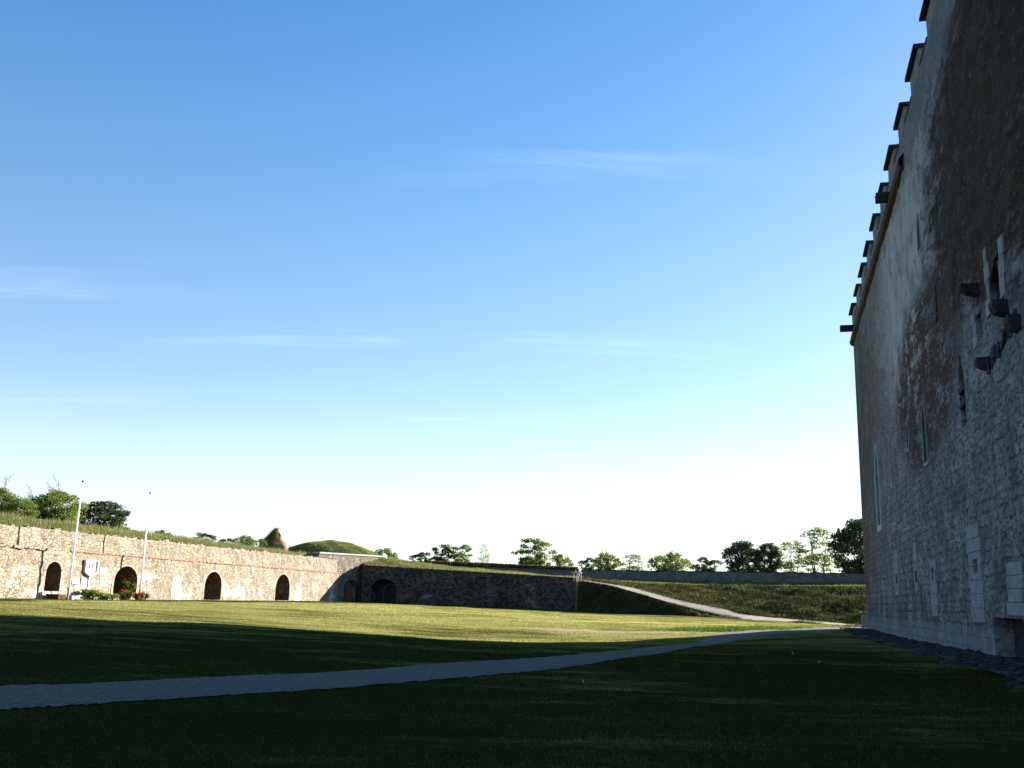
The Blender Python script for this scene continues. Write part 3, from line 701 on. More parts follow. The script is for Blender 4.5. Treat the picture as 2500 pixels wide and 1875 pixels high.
# flagpoles
def flagpole(px, pyb, pyt, label, Y=None):
    b = on_ground(px[0], pyb) if Y is None else at(px[0], pyb, Y)
    b[2] = hgt(b[0], b[1])[0]; t = at(px[1], pyt, b[1]); h = t[2] - b[2]
    e = empty('flagpole', tuple(b)); tag(e, label, 'flagpole', 'bare white flagpoles by the sunlit wall')
    lean = (t[0] - b[0], 0)
    MB().tube([(0, 0, -.2), (lean[0] * .5, 0, h * .5), (lean[0], 0, h)], [.105, .085, .045], 12).build('pole', M['white_paint'], e, True)
    MB().tube([(lean[0], 0, h), (lean[0], 0, h + .05), (lean[0], 0, h + .14), (lean[0], 0, h + .2)], [.05, .1, .1, .03], 10).build('finial', M['dark_metal'], e, True)
    MB().tube([(.0, -.14, .9), (lean[0] * .97, -.09, h * .97)], .012, 5).build('halyard', M['white_paint'], e)
    MB().box((-.05, -.2, .85), (.05, -.12, 1.05)).build('cleat', M['dark_metal'], e)
flagpole((164, 202), 1467, 1178, 'white flagpole in front of the wall, left of the shield sign', 90.)
flagpole((340, 366.5), 1462, 1206, 'white flagpole behind the red flowers, right of the wide archway', 101.9)
# stone border of the flower bed
fb = empty('flower_bed_border', tuple(lpt(7.4, .9)), LRZ); tag(fb, 'low kerb of rough stones round the flower bed under the shield sign', 'stone border')
mb = MB()
for k in range(20):
    x = .2 + k * .46; mb.box((x, -.55 + rnd(-.05, .05), -.15), (x + .45, .0, .4 + rnd(-.07, .07) + (.12 if k > 15 else 0)), .03)
mb.build('kerb_stones', M['pale_rubble'], fb)
MB().box((0.2, .0, -.1), (9.3, .8, .22), .02).build('soil', M['groove'], fb)
hc = empty('cellar_hatch', tuple(lpt(6.0, 1.1)), LRZ); tag(hc, 'low dark hatch at the foot of the wall beside the left flagpole', 'hatch')
MB().box((-.6, -.5, -.1), (.5, .75, .38)).build('frame', M['groove'], hc, bevel=.02); MB().box((-.64, -.54, .382), (.54, .78, .45)).build('lid', M['door'], hc, bevel=.015)

# ------------------------------------------------------------------ bastion flank and shaded retaining wall
fk = frame_empty('bastion_flank', FA, FX); tag(fk, 'tall bastion wall with pale coping and small arched door, between sunlit and shaded walls', 'wall')
a5 = arch(2.4, 5.4, -.1, 2.3, 3.4, 12)
wall('masonry', [(-6, 7.45), (4, 7.6), (14.3, 7.85)], -6, 14.3, [(a5, 1.2)], M['flank_rubble'], fk, step=.6, thick=2.5, rough=.08, seed=3)
surround('arch_surround', a5, .55, -.05, .06, M['dark_arch'], fk, arch_only=True)
panel('door', grow(a5, .02), .8, .1, M['door'], fk)
mb = MB()
for k in range(28):
    x = -6 + k * .735; z = 7.45 + (x + 6) * .0197; mb.box((x, -.14 + rnd(-.015, .015), z + .005), (x + .728, 1.2, z + .24), .012)
mb.build('coping', M['window_frame'], fk)
mb = MB()
for k in range(13): mb.box((14.31, -.03 - .25 * (k % 2), -.5 + k * .63), (14.7, .6 + .4 * (k % 2), .1 + k * .63), .02)
mb.build('quoin', M['arch_stone'], fk)

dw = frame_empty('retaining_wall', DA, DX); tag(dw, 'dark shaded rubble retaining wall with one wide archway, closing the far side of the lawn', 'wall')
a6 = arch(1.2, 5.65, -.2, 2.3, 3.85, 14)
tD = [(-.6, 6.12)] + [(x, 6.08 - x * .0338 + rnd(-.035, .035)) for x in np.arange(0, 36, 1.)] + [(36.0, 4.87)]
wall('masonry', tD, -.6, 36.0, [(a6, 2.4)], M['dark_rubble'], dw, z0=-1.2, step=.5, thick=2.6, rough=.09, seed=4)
surround('arch_surround', a6, .45, -.03, .06, M['dark_arch'], dw, arch_only=True)
ai = arch(3.0, 6.0, -.2, 1.9, 2.9, 10)
panel('arch_back', grow(a6, .05), 2.25, .1, M['recess'], dw)
surround('inner_arch', [(x * .82 + .5, z) for x, z in ai], .3, 1.75, 2.1, M['dark_arch'], dw, arch_only=True)
mb = MB(); c45 = math.radians(44)
for k in range(11):
    z = -1 + k * .535; w = 1.6 + .12 * (k % 2)
    P = [(36.0, 0), (36.0 + w * math.cos(c45), w * math.sin(c45)), (36.0 + w * math.cos(c45) - .5, w * math.sin(c45) + .6), (35.9, .7)]
    i = len(mb.v); mb.v += [(x + rnd(-.03, .03), y + rnd(-.03, .03), zz) for zz in (z, z + .52) for x, y in P]
    mb.f += [tuple(i + q for q in f) for f in ((0, 3, 2, 1), (4, 5, 6, 7), (0, 1, 5, 4), (1, 2, 6, 5), (2, 3, 7, 6), (3, 0, 4, 7))]
mb.build('corner_face', M['arch_stone'], dw)  # paler stone than the rest of this wall, painting the face as sunlit
mb = MB()
for k in range(74): x = k * .487; mb.box((x, -.06 + rnd(-.02, .02), 6.06 - x * .0338), (x + .478, .5, 6.15 - x * .0338 + rnd(-.02, .03)), .02)
mb.build('top_course', M['brick'], dw)

# ------------------------------------------------------------------ embankments
def bank_material(name, a, b, c):
    N = NT(name); n = N.noise(.35, 5, .65); f = N.noise(3, 6, .75)
    col = N.mix(N.ramp(f, .35, .65), a, b); col = N.mix(N.ramp(n, .45, .7), col, c)
    return N.fin(col, 1., N.bump(N.math('ADD', f, N.math('MULTIPLY', n, 2.)), 1., .15), 0.)
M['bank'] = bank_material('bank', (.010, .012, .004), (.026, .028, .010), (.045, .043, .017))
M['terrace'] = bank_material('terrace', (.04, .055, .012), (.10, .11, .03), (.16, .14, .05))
XS = [1410, 1475, 1539, 1650, 1763, 1831, 1989, 2120, 2260]
def pts(ys, Ys): return [at(x, y, Y) for x, y, Y in zip(XS, ys, Ys)]
toe = pts([1492, 1499, 1504, 1507, 1509, 1519, 1527, 1537, 1548], [157.2, 148, 142, 137, 132, 126, 118, 108, 100])
r1 = pts([1417, 1427, 1443, 1475, 1502, 1515, 1524, 1533, 1545], [159, 153, 148, 140, 134.5, 128, 121, 111, 102])
r2 = pts([1414, 1423, 1433, 1463, 1486, 1502, 1516, 1527, 1537], [163, 157, 153, 144, 139, 134.5, 127, 119, 110])
cre = pts([1413.5, 1420, 1423, 1427, 1428, 1429, 1430.5, 1432, 1434], [168, 164, 160, 157.5, 157, 154, 148, 143, 138])
wb = pts([1410, 1412, 1413, 1414.5, 1416, 1417, 1418.5, 1420, 1421], [178, 175.5, 173, 170, 167, 164, 157, 151, 145])
for q_ in (toe, r1, r2, cre, wb): q_.append(q_[-1] + (q_[-1] - q_[-2]) * 4)   # the bank runs on behind the castle
back = [p + np.array([5, 14, -.3]) for p in wb]; back2 = [p + np.array([9, 26, -6]) for p in wb]
ncol = 120
def L_(a): return smooth_line(a, ncol)
toe_, r1_, r2_, cre_, wb_, bk_, bk2_ = map(L_, (toe, r1, r2, cre, wb, back, back2))
def loft(lines, subs, amp, seed, fix=()):
    rows = []
    for k, (a, b, n) in enumerate(zip(lines[:-1], lines[1:], subs)):
        for j in range(n): rows.append(a * (1 - j / n) + b * j / n)
    rows.append(lines[-1]); G = np.stack(rows); r, c = G.shape[:2]
    nz = vnoise(G.reshape(-1, 3), 1.3, seed).reshape(r, c) * amp + vnoise(G.reshape(-1, 3), .3, seed + 1).reshape(r, c) * amp * 1.6
    fall = np.minimum(1, np.minimum(np.arange(r), np.arange(r)[::-1]) / 3.)[:, None]
    G[:, :, 1] += nz * fall; G[:, :, 2] += nz * .5 * fall; return G
toe2_ = toe_.copy(); toe2_[:, 2] -= .5
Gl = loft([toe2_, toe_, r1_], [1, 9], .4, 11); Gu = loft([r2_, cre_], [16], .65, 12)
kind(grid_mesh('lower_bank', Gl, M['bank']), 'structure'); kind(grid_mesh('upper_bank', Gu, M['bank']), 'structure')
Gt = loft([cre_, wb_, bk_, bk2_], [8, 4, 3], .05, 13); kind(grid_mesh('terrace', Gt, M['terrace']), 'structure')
rm = MB()
Gr = loft([r1_, r2_], [6], .03, 14); Gr[0, :, 2] += .02; kind(grid_mesh('ramp_path', Gr, M['ramp'] if 'ramp' in M else flat('ramp', (.15, .13, .095), (.30, .26, .2), 2.5, bumpd=.04)), 'structure')
# terrace behind the dark wall
xs2 = [880, 945, 1000, 1064, 1130, 1200, 1300, 1413]
fr = [DA + DX * t + np.array([0, 0.45, 6.1 - t * .0338]) for t in (-.4, 3.6, 7.4, 11.8, 16.4, 21.2, 28.2, 36.1)]
mid = [at(x, y, p[1] + 8) for x, y, p in zip(xs2, (1362, 1364, 1371, 1380, 1386, 1393, 1402, 1413), fr)]
bk = [at(x, y + 3, p[1] + 22) for x, y, p in zip(xs2, (1356, 1364, 1372, 1382, 1388, 1394, 1402, 1412), fr)]
bk2 = [p + np.array([0, 25, -6.]) for p in bk]
G2 = loft([smooth_line(q, 60) for q in (fr, mid, bk, bk2)], [6, 6, 3], .08, 15); kind(grid_mesh('upper_terrace', G2, M['terrace']), 'structure')
# top of the left rampart
rows = []
for off, z in ((-1.9, 6.05), (-2.4, 6.4), (-3.6, 7.0), (-6, 7.5), (-10, 7.75), (-22, 7.6), (-34, -.5)):
    q = np.array([lpt(s, off, z) for s in np.linspace(-30, 79, 110)]); rows.append(q)
G3 = loft(rows, [2, 3, 3, 3, 3, 3], .14, 16); kind(grid_mesh('rampart_top', G3, M['terrace']), 'structure')
# grass mound on the bastion
mc = np.array([-33.6, 184., 6.5]); th = np.linspace(0, 2 * math.pi, 73); rr_ = np.linspace(0, 1, 22)
G4 = np.array([[mc + np.array([math.cos(t) * r * 12.5, math.sin(t) * r * 11.5, 4.3 * (math.cos(min(r, 1) * math.pi / 2) ** .8) + (0 if r < .98 else -3)]) for t in th] for r in rr_])
G4[:, :, 2] += vnoise(G4.reshape(-1, 3), .7, 21).reshape(G4.shape[:2]) * .12 * (rr_[:, None] > .05); G4[:, -1] = G4[:, 0]
kind(grid_mesh('grass_mound', G4, M['terrace']), 'structure')
rows = []
for a, z in ((0., 7.2), (.34, 6.9), (.7, 6.3), (1., 5.6)):
    rows.append(np.array([(-46 + 23 * u, 170 + 26 * a + 4 * u, z - .6 * u * a) for u in np.linspace(0, 1, 40)]))
G5 = loft(rows, [4, 4, 3], .1, 22); kind(grid_mesh('bastion_top', G5, M['terrace']), 'structure')

# far parapet walls
def parapet(label, A, B, h0, h1, seed, nm='parapet_wall', th=.7, mat='grey_wall'):
    A = np.array(A); B = np.array(B); d = B - A; l = float(np.hypot(d[0], d[1])); e = empty(nm, (A[0], A[1], 0), math.atan2(d[1], d[0])); tag(e, label, 'wall')
    tp = [(x, h0 + (h1 - h0) * x / l + rnd(-.04, .04)) for x in np.arange(0, l, 1.)] + [(l, h1)]
    wall('masonry', tp, 0, l, [], M[mat], e, z0=min(A[2], B[2]) - .6, step=.45, thick=th, rough=.06, seed=seed)
    mb = MB()
    x = 0
    while x < l - .6:
        w = rnd(.5, .9); z = np.interp(x, [p[0] for p in tp], [p[1] for p in tp]); mb.box((x, -.08, z - .02), (x + w - .02, th + .05, z + rnd(.07, .13)), .02); x += w
    mb.build('coping', M['corbel'], e); return e
w0 = at(1418, 1413, 177); w0t = at(1418, 1392, 177); w1 = at(2150, 1420.5, 149.5); w1t = at(2150, 1401, 149.5)
w1 = w0 + (w1 - w0) * 1.7; w1t = w0t + (w1t - w0t) * 1.7
parapet('long grey parapet wall along the top of the grass bank, below the trees on the right', w0, w1, w0t[2], w1t[2], 31)
v0 = at(1040, 1392, 197); v0t = at(1040, 1379, 197); v1 = at(1412, 1411, 183); v1t = at(1412, 1392, 183)
parapet('grey parapet wall overgrown with brambles, behind the shaded retaining wall', v0, v1, v0t[2], v1t[2], 32)

# wooden barrier at the top of the ramp
rb = at(1410, 1412, 157.5)
rl = empty('wooden_barrier', tuple(rb), math.radians(-38)); tag(rl, 'pale wooden barrier with four thin legs at the top of the sloping path', 'barrier')
MB().box((-.95, -.22, .82), (.72, .22, .98), .02).build('top_board', M['wood'], rl)
for x, y in ((-.6, -.15), (-.2, .12), (.3, -.15), (.62, .12)): MB().box((x - .04, y - .04, -.5), (x + .04, y + .04, .82)).build('leg', M['wood'], rl)
MB().box((-.36, -.05, .98), (-.30, .02, 1.4)).build('post', M['wood'], rl)

# ------------------------------------------------------------------ weeds and tufts
def on_grid(G, n, hlo, hhi, w, name, mat, lean=.35, bias=None):
    r, c = G.shape[:2]; u = np.random.rand(n) * (r - 1.001); v = np.random.rand(n) * (c - 1.001)
    if bias: u = (np.random.rand(n) ** bias) * (r - 1.001)
    i, j = u.astype(int), v.astype(int); a, b = (u - i)[:, None], (v - j)[:, None]
    P = (G[i, j] * (1 - a) + G[i + 1, j] * a) * (1 - b) + (G[i, j + 1] * (1 - a) + G[i + 1, j + 1] * a) * b
    k = np.clip(.75 + .6 * vnoise(P, .45, 41), .15, 1.6)
    o = blades(name, P - [0, 0, .03], np.random.uniform(hlo, hhi, n) * k, np.full(n, w) * np.random.uniform(.6, 1.4, n), mat, lean); return kind(o, 'stuff')
on_grid(Gl, 9000, .12, .5, .09, 'bank_grass', M['bank_tuft'], .5)
on_grid(Gu, 34000, .12, .5, .06, 'bank_grass', M['bank_tuft'], .5)
on_grid(Gr[:2], 2600, .08, .35, .05, 'verge_grass', M['bank_tuft'], .5)
on_grid(Gr[-2:], 1800, .08, .3, .05, 'verge_grass', M['bank_tuft'], .5)
on_grid(Gt[:9], 9000, .08, .3, .06, 'terrace_grass', M['weeds'])
on_grid(G2[:10], 14000, .12, .5, .06, 'terrace_grass', M['weeds'])
on_grid(G3[:9], 30000, .1, .55, .05, 'rampart_weeds', M['weeds'], .3)
on_grid(G3[4:9], 5000, .3, .85, .04, 'rampart_weeds', M['dry_weeds'], .25)
on_grid(G4[:17], 22000, .15, .45, .07, 'mound_grass', M['weeds'], .4)
on_grid(G5, 9000, .2, .7, .06, 'bastion_weeds', M['dry_weeds'], .3)

# ------------------------------------------------------------------ trees and shrubs
def leaf_cloud(cs, rad, n, size, up=.55, flat_=.6):
    """cs cluster centres (k,3), n leaves each: quads folded at random"""
    k = len(cs); C = np.repeat(cs, n, 0); Rr = np.repeat(rad, n)
    d = np.random.normal(size=(k * n, 3)); d /= np.linalg.norm(d, axis=1)[:, None]; d *= (np.random.rand(k * n) ** .45)[:, None]; d[:, 2] *= flat_
    P = C + d * Rr[:, None]; nrm = np.random.normal(size=(k * n, 3)) + [0, 0, up]; nrm /= np.linalg.norm(nrm, axis=1)[:, None]
    a = np.cross(nrm, np.random.normal(size=(k * n, 3))); a /= np.linalg.norm(a, axis=1)[:, None]; b = np.cross(nrm, a)
    s = (size * np.random.uniform(.6, 1.3, k * n))[:, None]; a *= s; b *= s * .55
    V = np.stack([P - a, P - b * .9 , P + a, P + b * .9], 1).reshape(-1, 3)
    return V, np.arange(4 * k * n).reshape(-1, 4)
def make_tree(name, w, h, crown0, nb, per, lsize, mat, seed, layered=.45, trunk=.11, multi=1, shape='round', skirt=False):
    """unit: metres. crown from crown0*h to h, width w."""
    st = random.getstate(); random.seed(seed); np.random.seed(seed)
    root = empty(name, (0, 0, 0)); cs = []; tb = MB(); cz0, cz1 = h * crown0, h; cm = (cz0 + cz1) / 2
    bases = [(0, 0)] if multi == 1 else [(rnd(-.12, .12) * w, rnd(-.1, .1) * w) for _ in range(multi)]
    tops = []
    for bx, by in bases:
        lx, ly = bx * 2.4 + rnd(-.08, .08) * w, by * 2 + rnd(-.08, .08) * w; n = 6
        pp = [(bx + (lx - bx) * k / n + rnd(-.02, .02) * w, by + (ly - by) * k / n + rnd(-.02, .02) * w, -.3 + (h * .85 + .3) * k / n) for k in range(n + 1)]
        tb.tube(pp, [trunk * (1 - .85 * k / n) for k in range(n + 1)], 7); tops.append(pp)
    for i in range(nb):
        for _ in range(40):
            a = rnd(0, 6.283); q = rnd(0, 1); zz = cz0 + (cz1 - cz0) * (rnd(0, 1) if not skirt else rnd(0, 1) ** 1.3)
            f = (zz - cm) / ((cz1 - cz0) / 2)
            if shape == 'round': rmax = math.sqrt(max(0, 1 - (abs(f) ** 2.2))) if f > 0 else (1 - .35 * f * f)
            elif shape == 'umbrella': rmax = .35 + .75 * math.sqrt(max(0, 1 - max(0, f) ** 2)) * (1 if f > -.3 else .55)
            else: rmax = max(.1, 1 - (f + 1) / 2) ** .7
            r = w / 2 * rmax * (.35 + .65 * math.sqrt(q)) * rnd(.8, 1.08)
            p = (math.cos(a) * r, math.sin(a) * r, zz)
            if all((p[0] - c[0]) ** 2 + (p[1] - c[1]) ** 2 + 1.8 * (p[2] - c[2]) ** 2 > (w * .10) ** 2 for c in cs): break
        cs.append(p)
        pp = random.choice(tops); k = min(len(pp) - 2, max(1, int((zz - .22 * h) / (h * .85) * 6))); s = Vector(pp[k]); e = Vector(p); m = (s + e) / 2 + Vector((0, 0, (e - s).length * .12))
        tb.tube([s, m, e], [trunk * .34, trunk * .2, trunk * .07], 4, False)
    tb.build('trunk', M['bark'], root)
    cs = np.array(cs); rad = np.random.uniform(.11, .19, len(cs)) * w
    V, Fc = leaf_cloud(cs, rad, per, lsize, .5, layered); V[:, 2] = np.maximum(V[:, 2], -.25)
    fast_mesh('crown', V, Fc, M[mat], root)
    random.setstate(st); return root
PRO = {}
def proto(key, *a, **k):
    PRO[key] = [make_tree(*a, **k), False, a[1], a[2]]
# kinds, unit size; placed by scaling
proto('bushy', 'bushy_tree', 8., 7.2, .06, 95, 100, .21, 'leaf_bright', 101, .75, .16, 4)
proto('bushy2', 'bushy_tree', 8., 7.2, .04, 90, 90, .21, 'leaf_bright', 102, .75, .15, 5)
proto('dark', 'broadleaf_tree', 7., 6.6, .12, 85, 85, .22, 'leaf_dark', 103, .55, .16, 2)
proto('layer', 'layered_tree', 6., 4.6, .22, 42, 75, .20, 'leaf_dark', 104, .4, .10, 3, 'umbrella')
proto('layer2', 'layered_tree', 6., 4.8, .2, 46, 70, .20, 'leaf', 105, .4, .10, 4, 'umbrella')
proto('airy', 'airy_tree', 5.5, 7.6, .16, 58, 32, .19, 'leaf', 106, .38, .10, 3, 'round')
proto('dome', 'dome_shrub', 6.5, 4., .1, 55, 70, .19, 'leaf', 107, .55, .08, 5, 'umbrella')
proto('low', 'low_shrub', 4., 2.2, .05, 30, 50, .15, 'leaf', 108, .6, .05, 5)
proto('lowdark', 'low_shrub', 4., 2.4, .08, 30, 44, .17, 'leaf_dark', 109, .55, .06, 4)
proto('wisp', 'wispy_shrub', 4., 4.2, .1, 40, 16, .12, 'leaf_grey', 110, .9, .05, 6, 'cone')
def plant(key, px0, px1, pyt, pyb, Y, label, group, cat='tree', rz=None, asp=None):
    o, used, w0, h0 = PRO[key]
    if used: o = copy_tree(o)
    else: PRO[key][1] = True
    if group == GR: Y = Y * (1.28 if px0 > 1400 else 1.1)
    a, b, t = at(px0, pyb, Y), at(px1, pyb, Y), at((px0 + px1) / 2, pyt, Y); c = (a + b) / 2
    if group == GR and px0 > 990: c[2] = min(c[2], 7.4)
    w = abs(b[0] - a[0]); h = t[2] - c[2]
    o.location = tuple(c); o.rotation_euler = (0, 0, rz if rz is not None else rnd(0, 6.28)); o.scale = (w / w0, w / w0, h / h0)
    tag(o, label, cat, group); return o
hx = np.linspace(-70, 130, 70); hy = np.array([180, 190, 205, 222, 245, 275, 300.]); hz_ = np.array([-1., 3., 6.6, 7.5, 7.5, 3.5, -1.])
Gh = np.array([[(x, y - .32 * max(0, x - 20) * (1 if y < 300 else .6), z if z < 3.1 else z - .15 * max(0, -x - 20) * .3) for x in hx] for y, z in zip(hy, hz_)]); Gh = loft([g for g in Gh], [3, 3, 3, 3, 3, 3], .12, 61)
kind(grid_mesh('outer_hill', Gh, M['terrace']), 'structure')
GL, GR = 'trees and shrubs on the left rampart', 'trees and shrubs beyond the far walls'
plant('bushy', -45, 34, 1196, 1272, 104, 'bushy green tree cut by the left edge of the photo, on the rampart', GL)
plant('bushy2', 12, 84, 1221, 1276, 100, 'low yellow green bush between the two largest trees on the rampart', GL)
plant('bushy', 62, 196, 1204, 1292, 106, 'largest rounded green tree on the rampart, left of the first flagpole', GL)
plant('dark', 188, 300, 1228, 1304, 112, 'dark green tree on the rampart between the two flagpoles', GL)
plant('low', 270, 336, 1290, 1316, 112, 'small shrub sloping down beside the dark tree between the flagpoles', GL, 'shrub')
plant('lowdark', 332, 362, 1298, 1322, 118, 'small dark shrub just left of the second flagpole', GL, 'shrub')
plant('low', 366, 418, 1297, 1326, 122, 'pale green shrub just right of the second flagpole', GL, 'shrub')
plant('lowdark', 420, 462, 1312, 1330, 128, 'flat dark shrub low on the rampart between second flagpole and third archway', GL, 'shrub')
plant('layer', 470, 524, 1302, 1336, 134, 'small dark spreading tree on the rampart above the third archway', GL)
plant('lowdark', 534, 570, 1315, 1338, 144, 'tiny dark shrub left of the rounded shrub above the brick course', GL, 'shrub')
plant('dome', 566, 626, 1310, 1342, 146, 'rounded green shrub on the rampart left of the ruined stump', GL, 'shrub')
plant('low', 624, 650, 1317, 1340, 150, 'small shrub leaning on the left side of the ruined stump', GL, 'shrub')
plant('low', 905, 972, 1342, 1380, 188, 'low green shrub at the right foot of the grass mound', GR, 'shrub')
plant('layer', 1000, 1056, 1350, 1382, 206, 'low dark spreading tree, leftmost beyond the shaded wall', GR)
plant('layer', 1053, 1099, 1331, 1384, 208, 'slim dark layered tree second from left beyond the shaded wall', GR)
plant('layer2', 1096, 1158, 1333, 1384, 209, 'broad dark tree beside the pale wispy shrub', GR)
plant('wisp', 1155, 1206, 1328, 1384, 207, 'pale wispy shrub with thin upright twigs above the shaded wall', GR, 'shrub')
plant('layer2', 1258, 1345, 1318, 1388, 204, 'tall gappy dark tree standing alone above the middle of the shaded wall', GR)
plant('low', 1335, 1396, 1357, 1392, 200, 'low sunlit bush at the right foot of the tall gappy tree', GR, 'shrub')
plant('layer', 1414, 1452, 1363, 1402, 198, 'small dark tree just right of the wooden barrier', GR)
plant('dome', 1446, 1514, 1352, 1402, 196, 'umbrella shaped green tree right of the wooden barrier', GR)
plant('airy', 1512, 1580, 1353, 1402, 192, 'thin see-through green tree above the sloping path', GR)
plant('dome', 1584, 1684, 1354, 1404, 186, 'wide low dome shaped tree above the grass bank', GR)
plant('lowdark', 1682, 1706, 1379, 1402, 184, 'tiny dark shrub between the dome shaped tree and the dark pair', GR, 'shrub')
plant('layer', 1700, 1756, 1362, 1402, 182, 'small dark tree with a raised crest above the grass bank', GR)
plant('dark', 1768, 1862, 1326, 1408, 176, 'dense rounded tree, leftmost of the tall row above the grass bank', GR)
plant('dark', 1846, 1908, 1330, 1408, 172, 'narrow dense tree second from left in the tall row', GR)
plant('airy', 1892, 1976, 1321, 1410, 170, 'open branched tree in the middle of the tall row', GR)
plant('airy', 1950, 2048, 1288, 1412, 167, 'tallest open tree with bare lower stems in the row near the castle', GR)
plant('dark', 2036, 2160, 1274, 1412, 160, 'big dark tree half hidden by the castle corner', GR)

def sapling(px, pyt, pyb, Y, label, spread=.35, mat='twig', group='bare saplings on the rampart'):
    b = at(px, pyb, Y); h = at(px, pyt, Y)[2] - b[2]; e = empty('bare_sapling', tuple(b)); tag(e, label, 'sapling', group)
    tb = MB(); tb.tube([(0, 0, -.2), (rnd(-.1, .1), 0, h * .5), (rnd(-.2, .2), 0, h)], [.045, .03, .010], 5); br = tb
    for k in range(16):
        z = rnd(.3, .95) * h; a = rnd(0, 6.28); l = rnd(.15, spread) * h * .7
        p1 = (math.cos(a) * l * .5, math.sin(a) * l * .5, z + l * .5); p2 = (math.cos(a) * l * .8, math.sin(a) * l * .8, z + l * 1.1); br.tube([(0, 0, z), p1, p2], [.02, .014, .009], 4, False)
        for _ in range(2): br.tube([p1, (p1[0] + rnd(-.3, .3), p1[1] + rnd(-.3, .3), p1[2] + rnd(.2, .5))], [.014, .01], 3, False)
    br.build('branches', M[mat], e)
sapling(3, 1160, 1262, 110, 'bare leafless sapling at the left edge of the photo')
sapling(66, 1190, 1262, 110, 'bare leafless sapling behind the low yellow green bush')
sapling(114, 1184, 1262, 112, 'thin bare sapling behind the left part of the largest rampart tree')
sapling(136, 1178, 1262, 112, 'tall forked bare sapling behind the largest rampart tree', .5)
sapling(1760, 1340, 1402, 178, 'thin dry stalk standing left of the dense tree row', .15, 'twig', 'bare saplings on the rampart')

# ruined masonry stump
ru = empty('ruined_stump', tuple(at(668, 1336, 158))); tag(ru, 'pointed ruined masonry stump overgrown with grass, left of the grass mound', 'ruin')
rows = []
for k, z in enumerate(np.linspace(-.5, 2.75, 14)):
    f = max(.02, 1 - (max(z, 0) / 2.85) ** 1.15); rows.append([( .35 * (1 - f) + math.cos(t) * (2.3 * f) , math.sin(t) * 1.4 * f, z) for t in np.linspace(0, 2 * math.pi, 25)])
GRu = np.array(rows); nz = (vnoise(GRu.reshape(-1, 3), 1.6, 51) + .5 * vnoise(GRu.reshape(-1, 3), 3.7, 52)).reshape(GRu.shape[:2]) * .30; nz[:, -1] = nz[:, 0]; GRu[:, :, 0] += nz; GRu[:, :, 1] += nz
grid_mesh('masonry', GRu, M['ruin'], ru, False)
n = 5200; z = np.random.rand(n) ** .8 * 2.7; a = np.random.uniform(1.6, 5.2, n); f = 1 - (z / 2.85) ** 1.15
P = np.stack([.35 * (1 - f) + np.cos(a) * 2.3 * f, np.sin(a) * 1.4 * f, z], -1)
kind(blades('overgrowth', P, np.random.uniform(.2, .7, n), np.full(n, .05), M['dry_weeds'], .5, ru), 'stuff')

# brambles on the left far parapet: one hedge mass
n = 5200; u = np.random.rand(n); P = v0[None] + (v1 - v0)[None] * u[:, None]; P[:, 2] = (v0t[2] + (v1t[2] - v0t[2]) * u) + np.random.rand(n) * (.9 - .35 * u) + .0; P[:, 1] += np.random.normal(size=n) * .4 + .5
V, Fc = leaf_cloud(P, np.full(n, .2), 3, .14); kind(fast_mesh('brambles', V, Fc, leaf('bramble', (.03, .028, .012), (.10, .08, .03), .5, .25)), 'stuff')

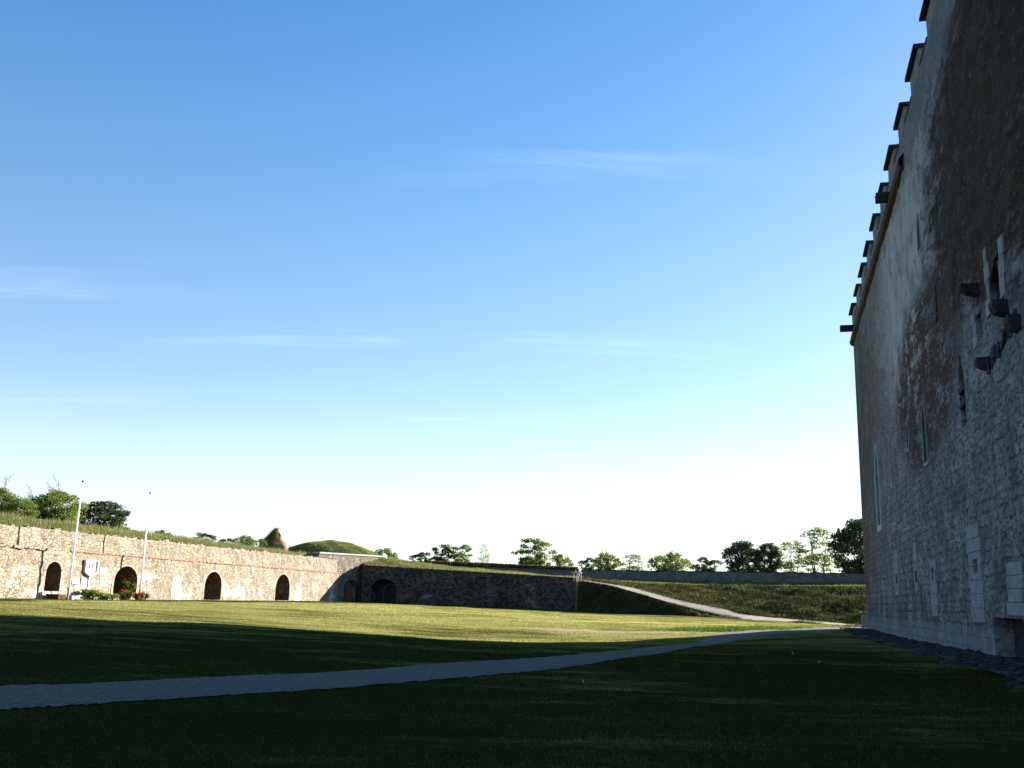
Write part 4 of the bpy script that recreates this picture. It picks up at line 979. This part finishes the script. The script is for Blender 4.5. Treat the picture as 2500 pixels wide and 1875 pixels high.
# ------------------------------------------------------------------ flower bed plants
def clump(name, p, w, h, n, size, mat, label, cat='plant', flowers=0):
    e = empty(name, tuple(p)); tag(e, label, cat); k = 12
    cs = np.stack([np.random.uniform(-.38, .38, k) * w, np.random.uniform(-.3, .3, k) * w, np.random.uniform(.2, .8, k) * h], -1)
    V, Fc = leaf_cloud(cs, np.full(k, .22 * w), n, size, .6, h / w if h < w else 1.); V[:, 2] = np.maximum(V[:, 2], -.02); fast_mesh('foliage', V, Fc, M[mat], e)
    st = MB()
    for c in cs: st.tube([(c[0] * .3, c[1] * .3, -.1), tuple(c)], .02, 4, False)
    st.build('stem', M['bark'], e)
    if flowers:
        c = np.stack([np.random.uniform(-.5, .5, flowers) * w, np.random.uniform(-.45, .1, flowers) * w - .1, np.random.uniform(.35, 1., flowers) * h], -1); V, Fc = leaf_cloud(c, np.full(flowers, .10), 12, .07, .4, .8); fast_mesh('blossoms', V, Fc, M['flower'], e)
    return e
clump('hosta', lpt(10.6, 1.3), 2.4, 1.1, 60, .16, 'leaf_bright', 'yellow green leafy clump in the flower bed under the shield sign')
clump('shrub', lpt(12.8, 1.4), 2.4, .8, 60, .12, 'leaf', 'low dark green shrub in the flower bed right of the yellow green clump')
clump('tall_plant', lpt(18.0, .7), 1.3, 2.3, 34, .12, 'leaf', 'tall slender green plant in front of the wide archway')
clump('flower_shrub', lpt(16.3, 1.5), 1.4, .95, 50, .12, 'leaf', 'red flowering shrub below the wide archway', 'flower', 14)
clump('flower_shrub', lpt(18.0, 2.0), 1.4, .85, 50, .12, 'leaf', 'red flowering shrub at the foot of the second flagpole', 'flower', 12)
clump('flower_shrub', lpt(19.5, 1.5), 1.0, .7, 40, .10, 'leaf', 'small red flowering shrub, rightmost in the flower bed', 'flower', 8)

# scraps of white paper on the shaded lawn
def scrap(px, py, s, label):
    p = on_ground(px, py); o = MB(); G = [(-s, -s * .6, 0), (s, -s * .5, .02), (s * .9, s * .6, .05), (-s * .8, s * .5, .03)]
    o.v = [(a, b, c + .05) for a, b, c in G] + [(a, b, c + .045) for a, b, c in G]; o.f = [(0, 1, 2, 3), (7, 6, 5, 4), (0, 4, 5, 1), (1, 5, 6, 2), (2, 6, 7, 3), (3, 7, 4, 0)]
    q = o.build('paper_scrap', M['sign']); q.location = tuple(p); q.rotation_euler = (rnd(-.3, .3), rnd(-.3, .3), rnd(0, 6)); tag(q, label, 'litter', 'white scraps lying on the lawn')
scrap(1934, 1600, .05, 'white scrap on the shaded lawn nearest the end of the path'); scrap(1999, 1624, .055, 'white scrap on the shaded lawn, nearest the castle foot')
scrap(1420, 1673, .03, 'small white scrap on the dark lawn just below the path'); scrap(219, 1473, .1, 'white scrap on the sunlit grass in front of the flower bed')
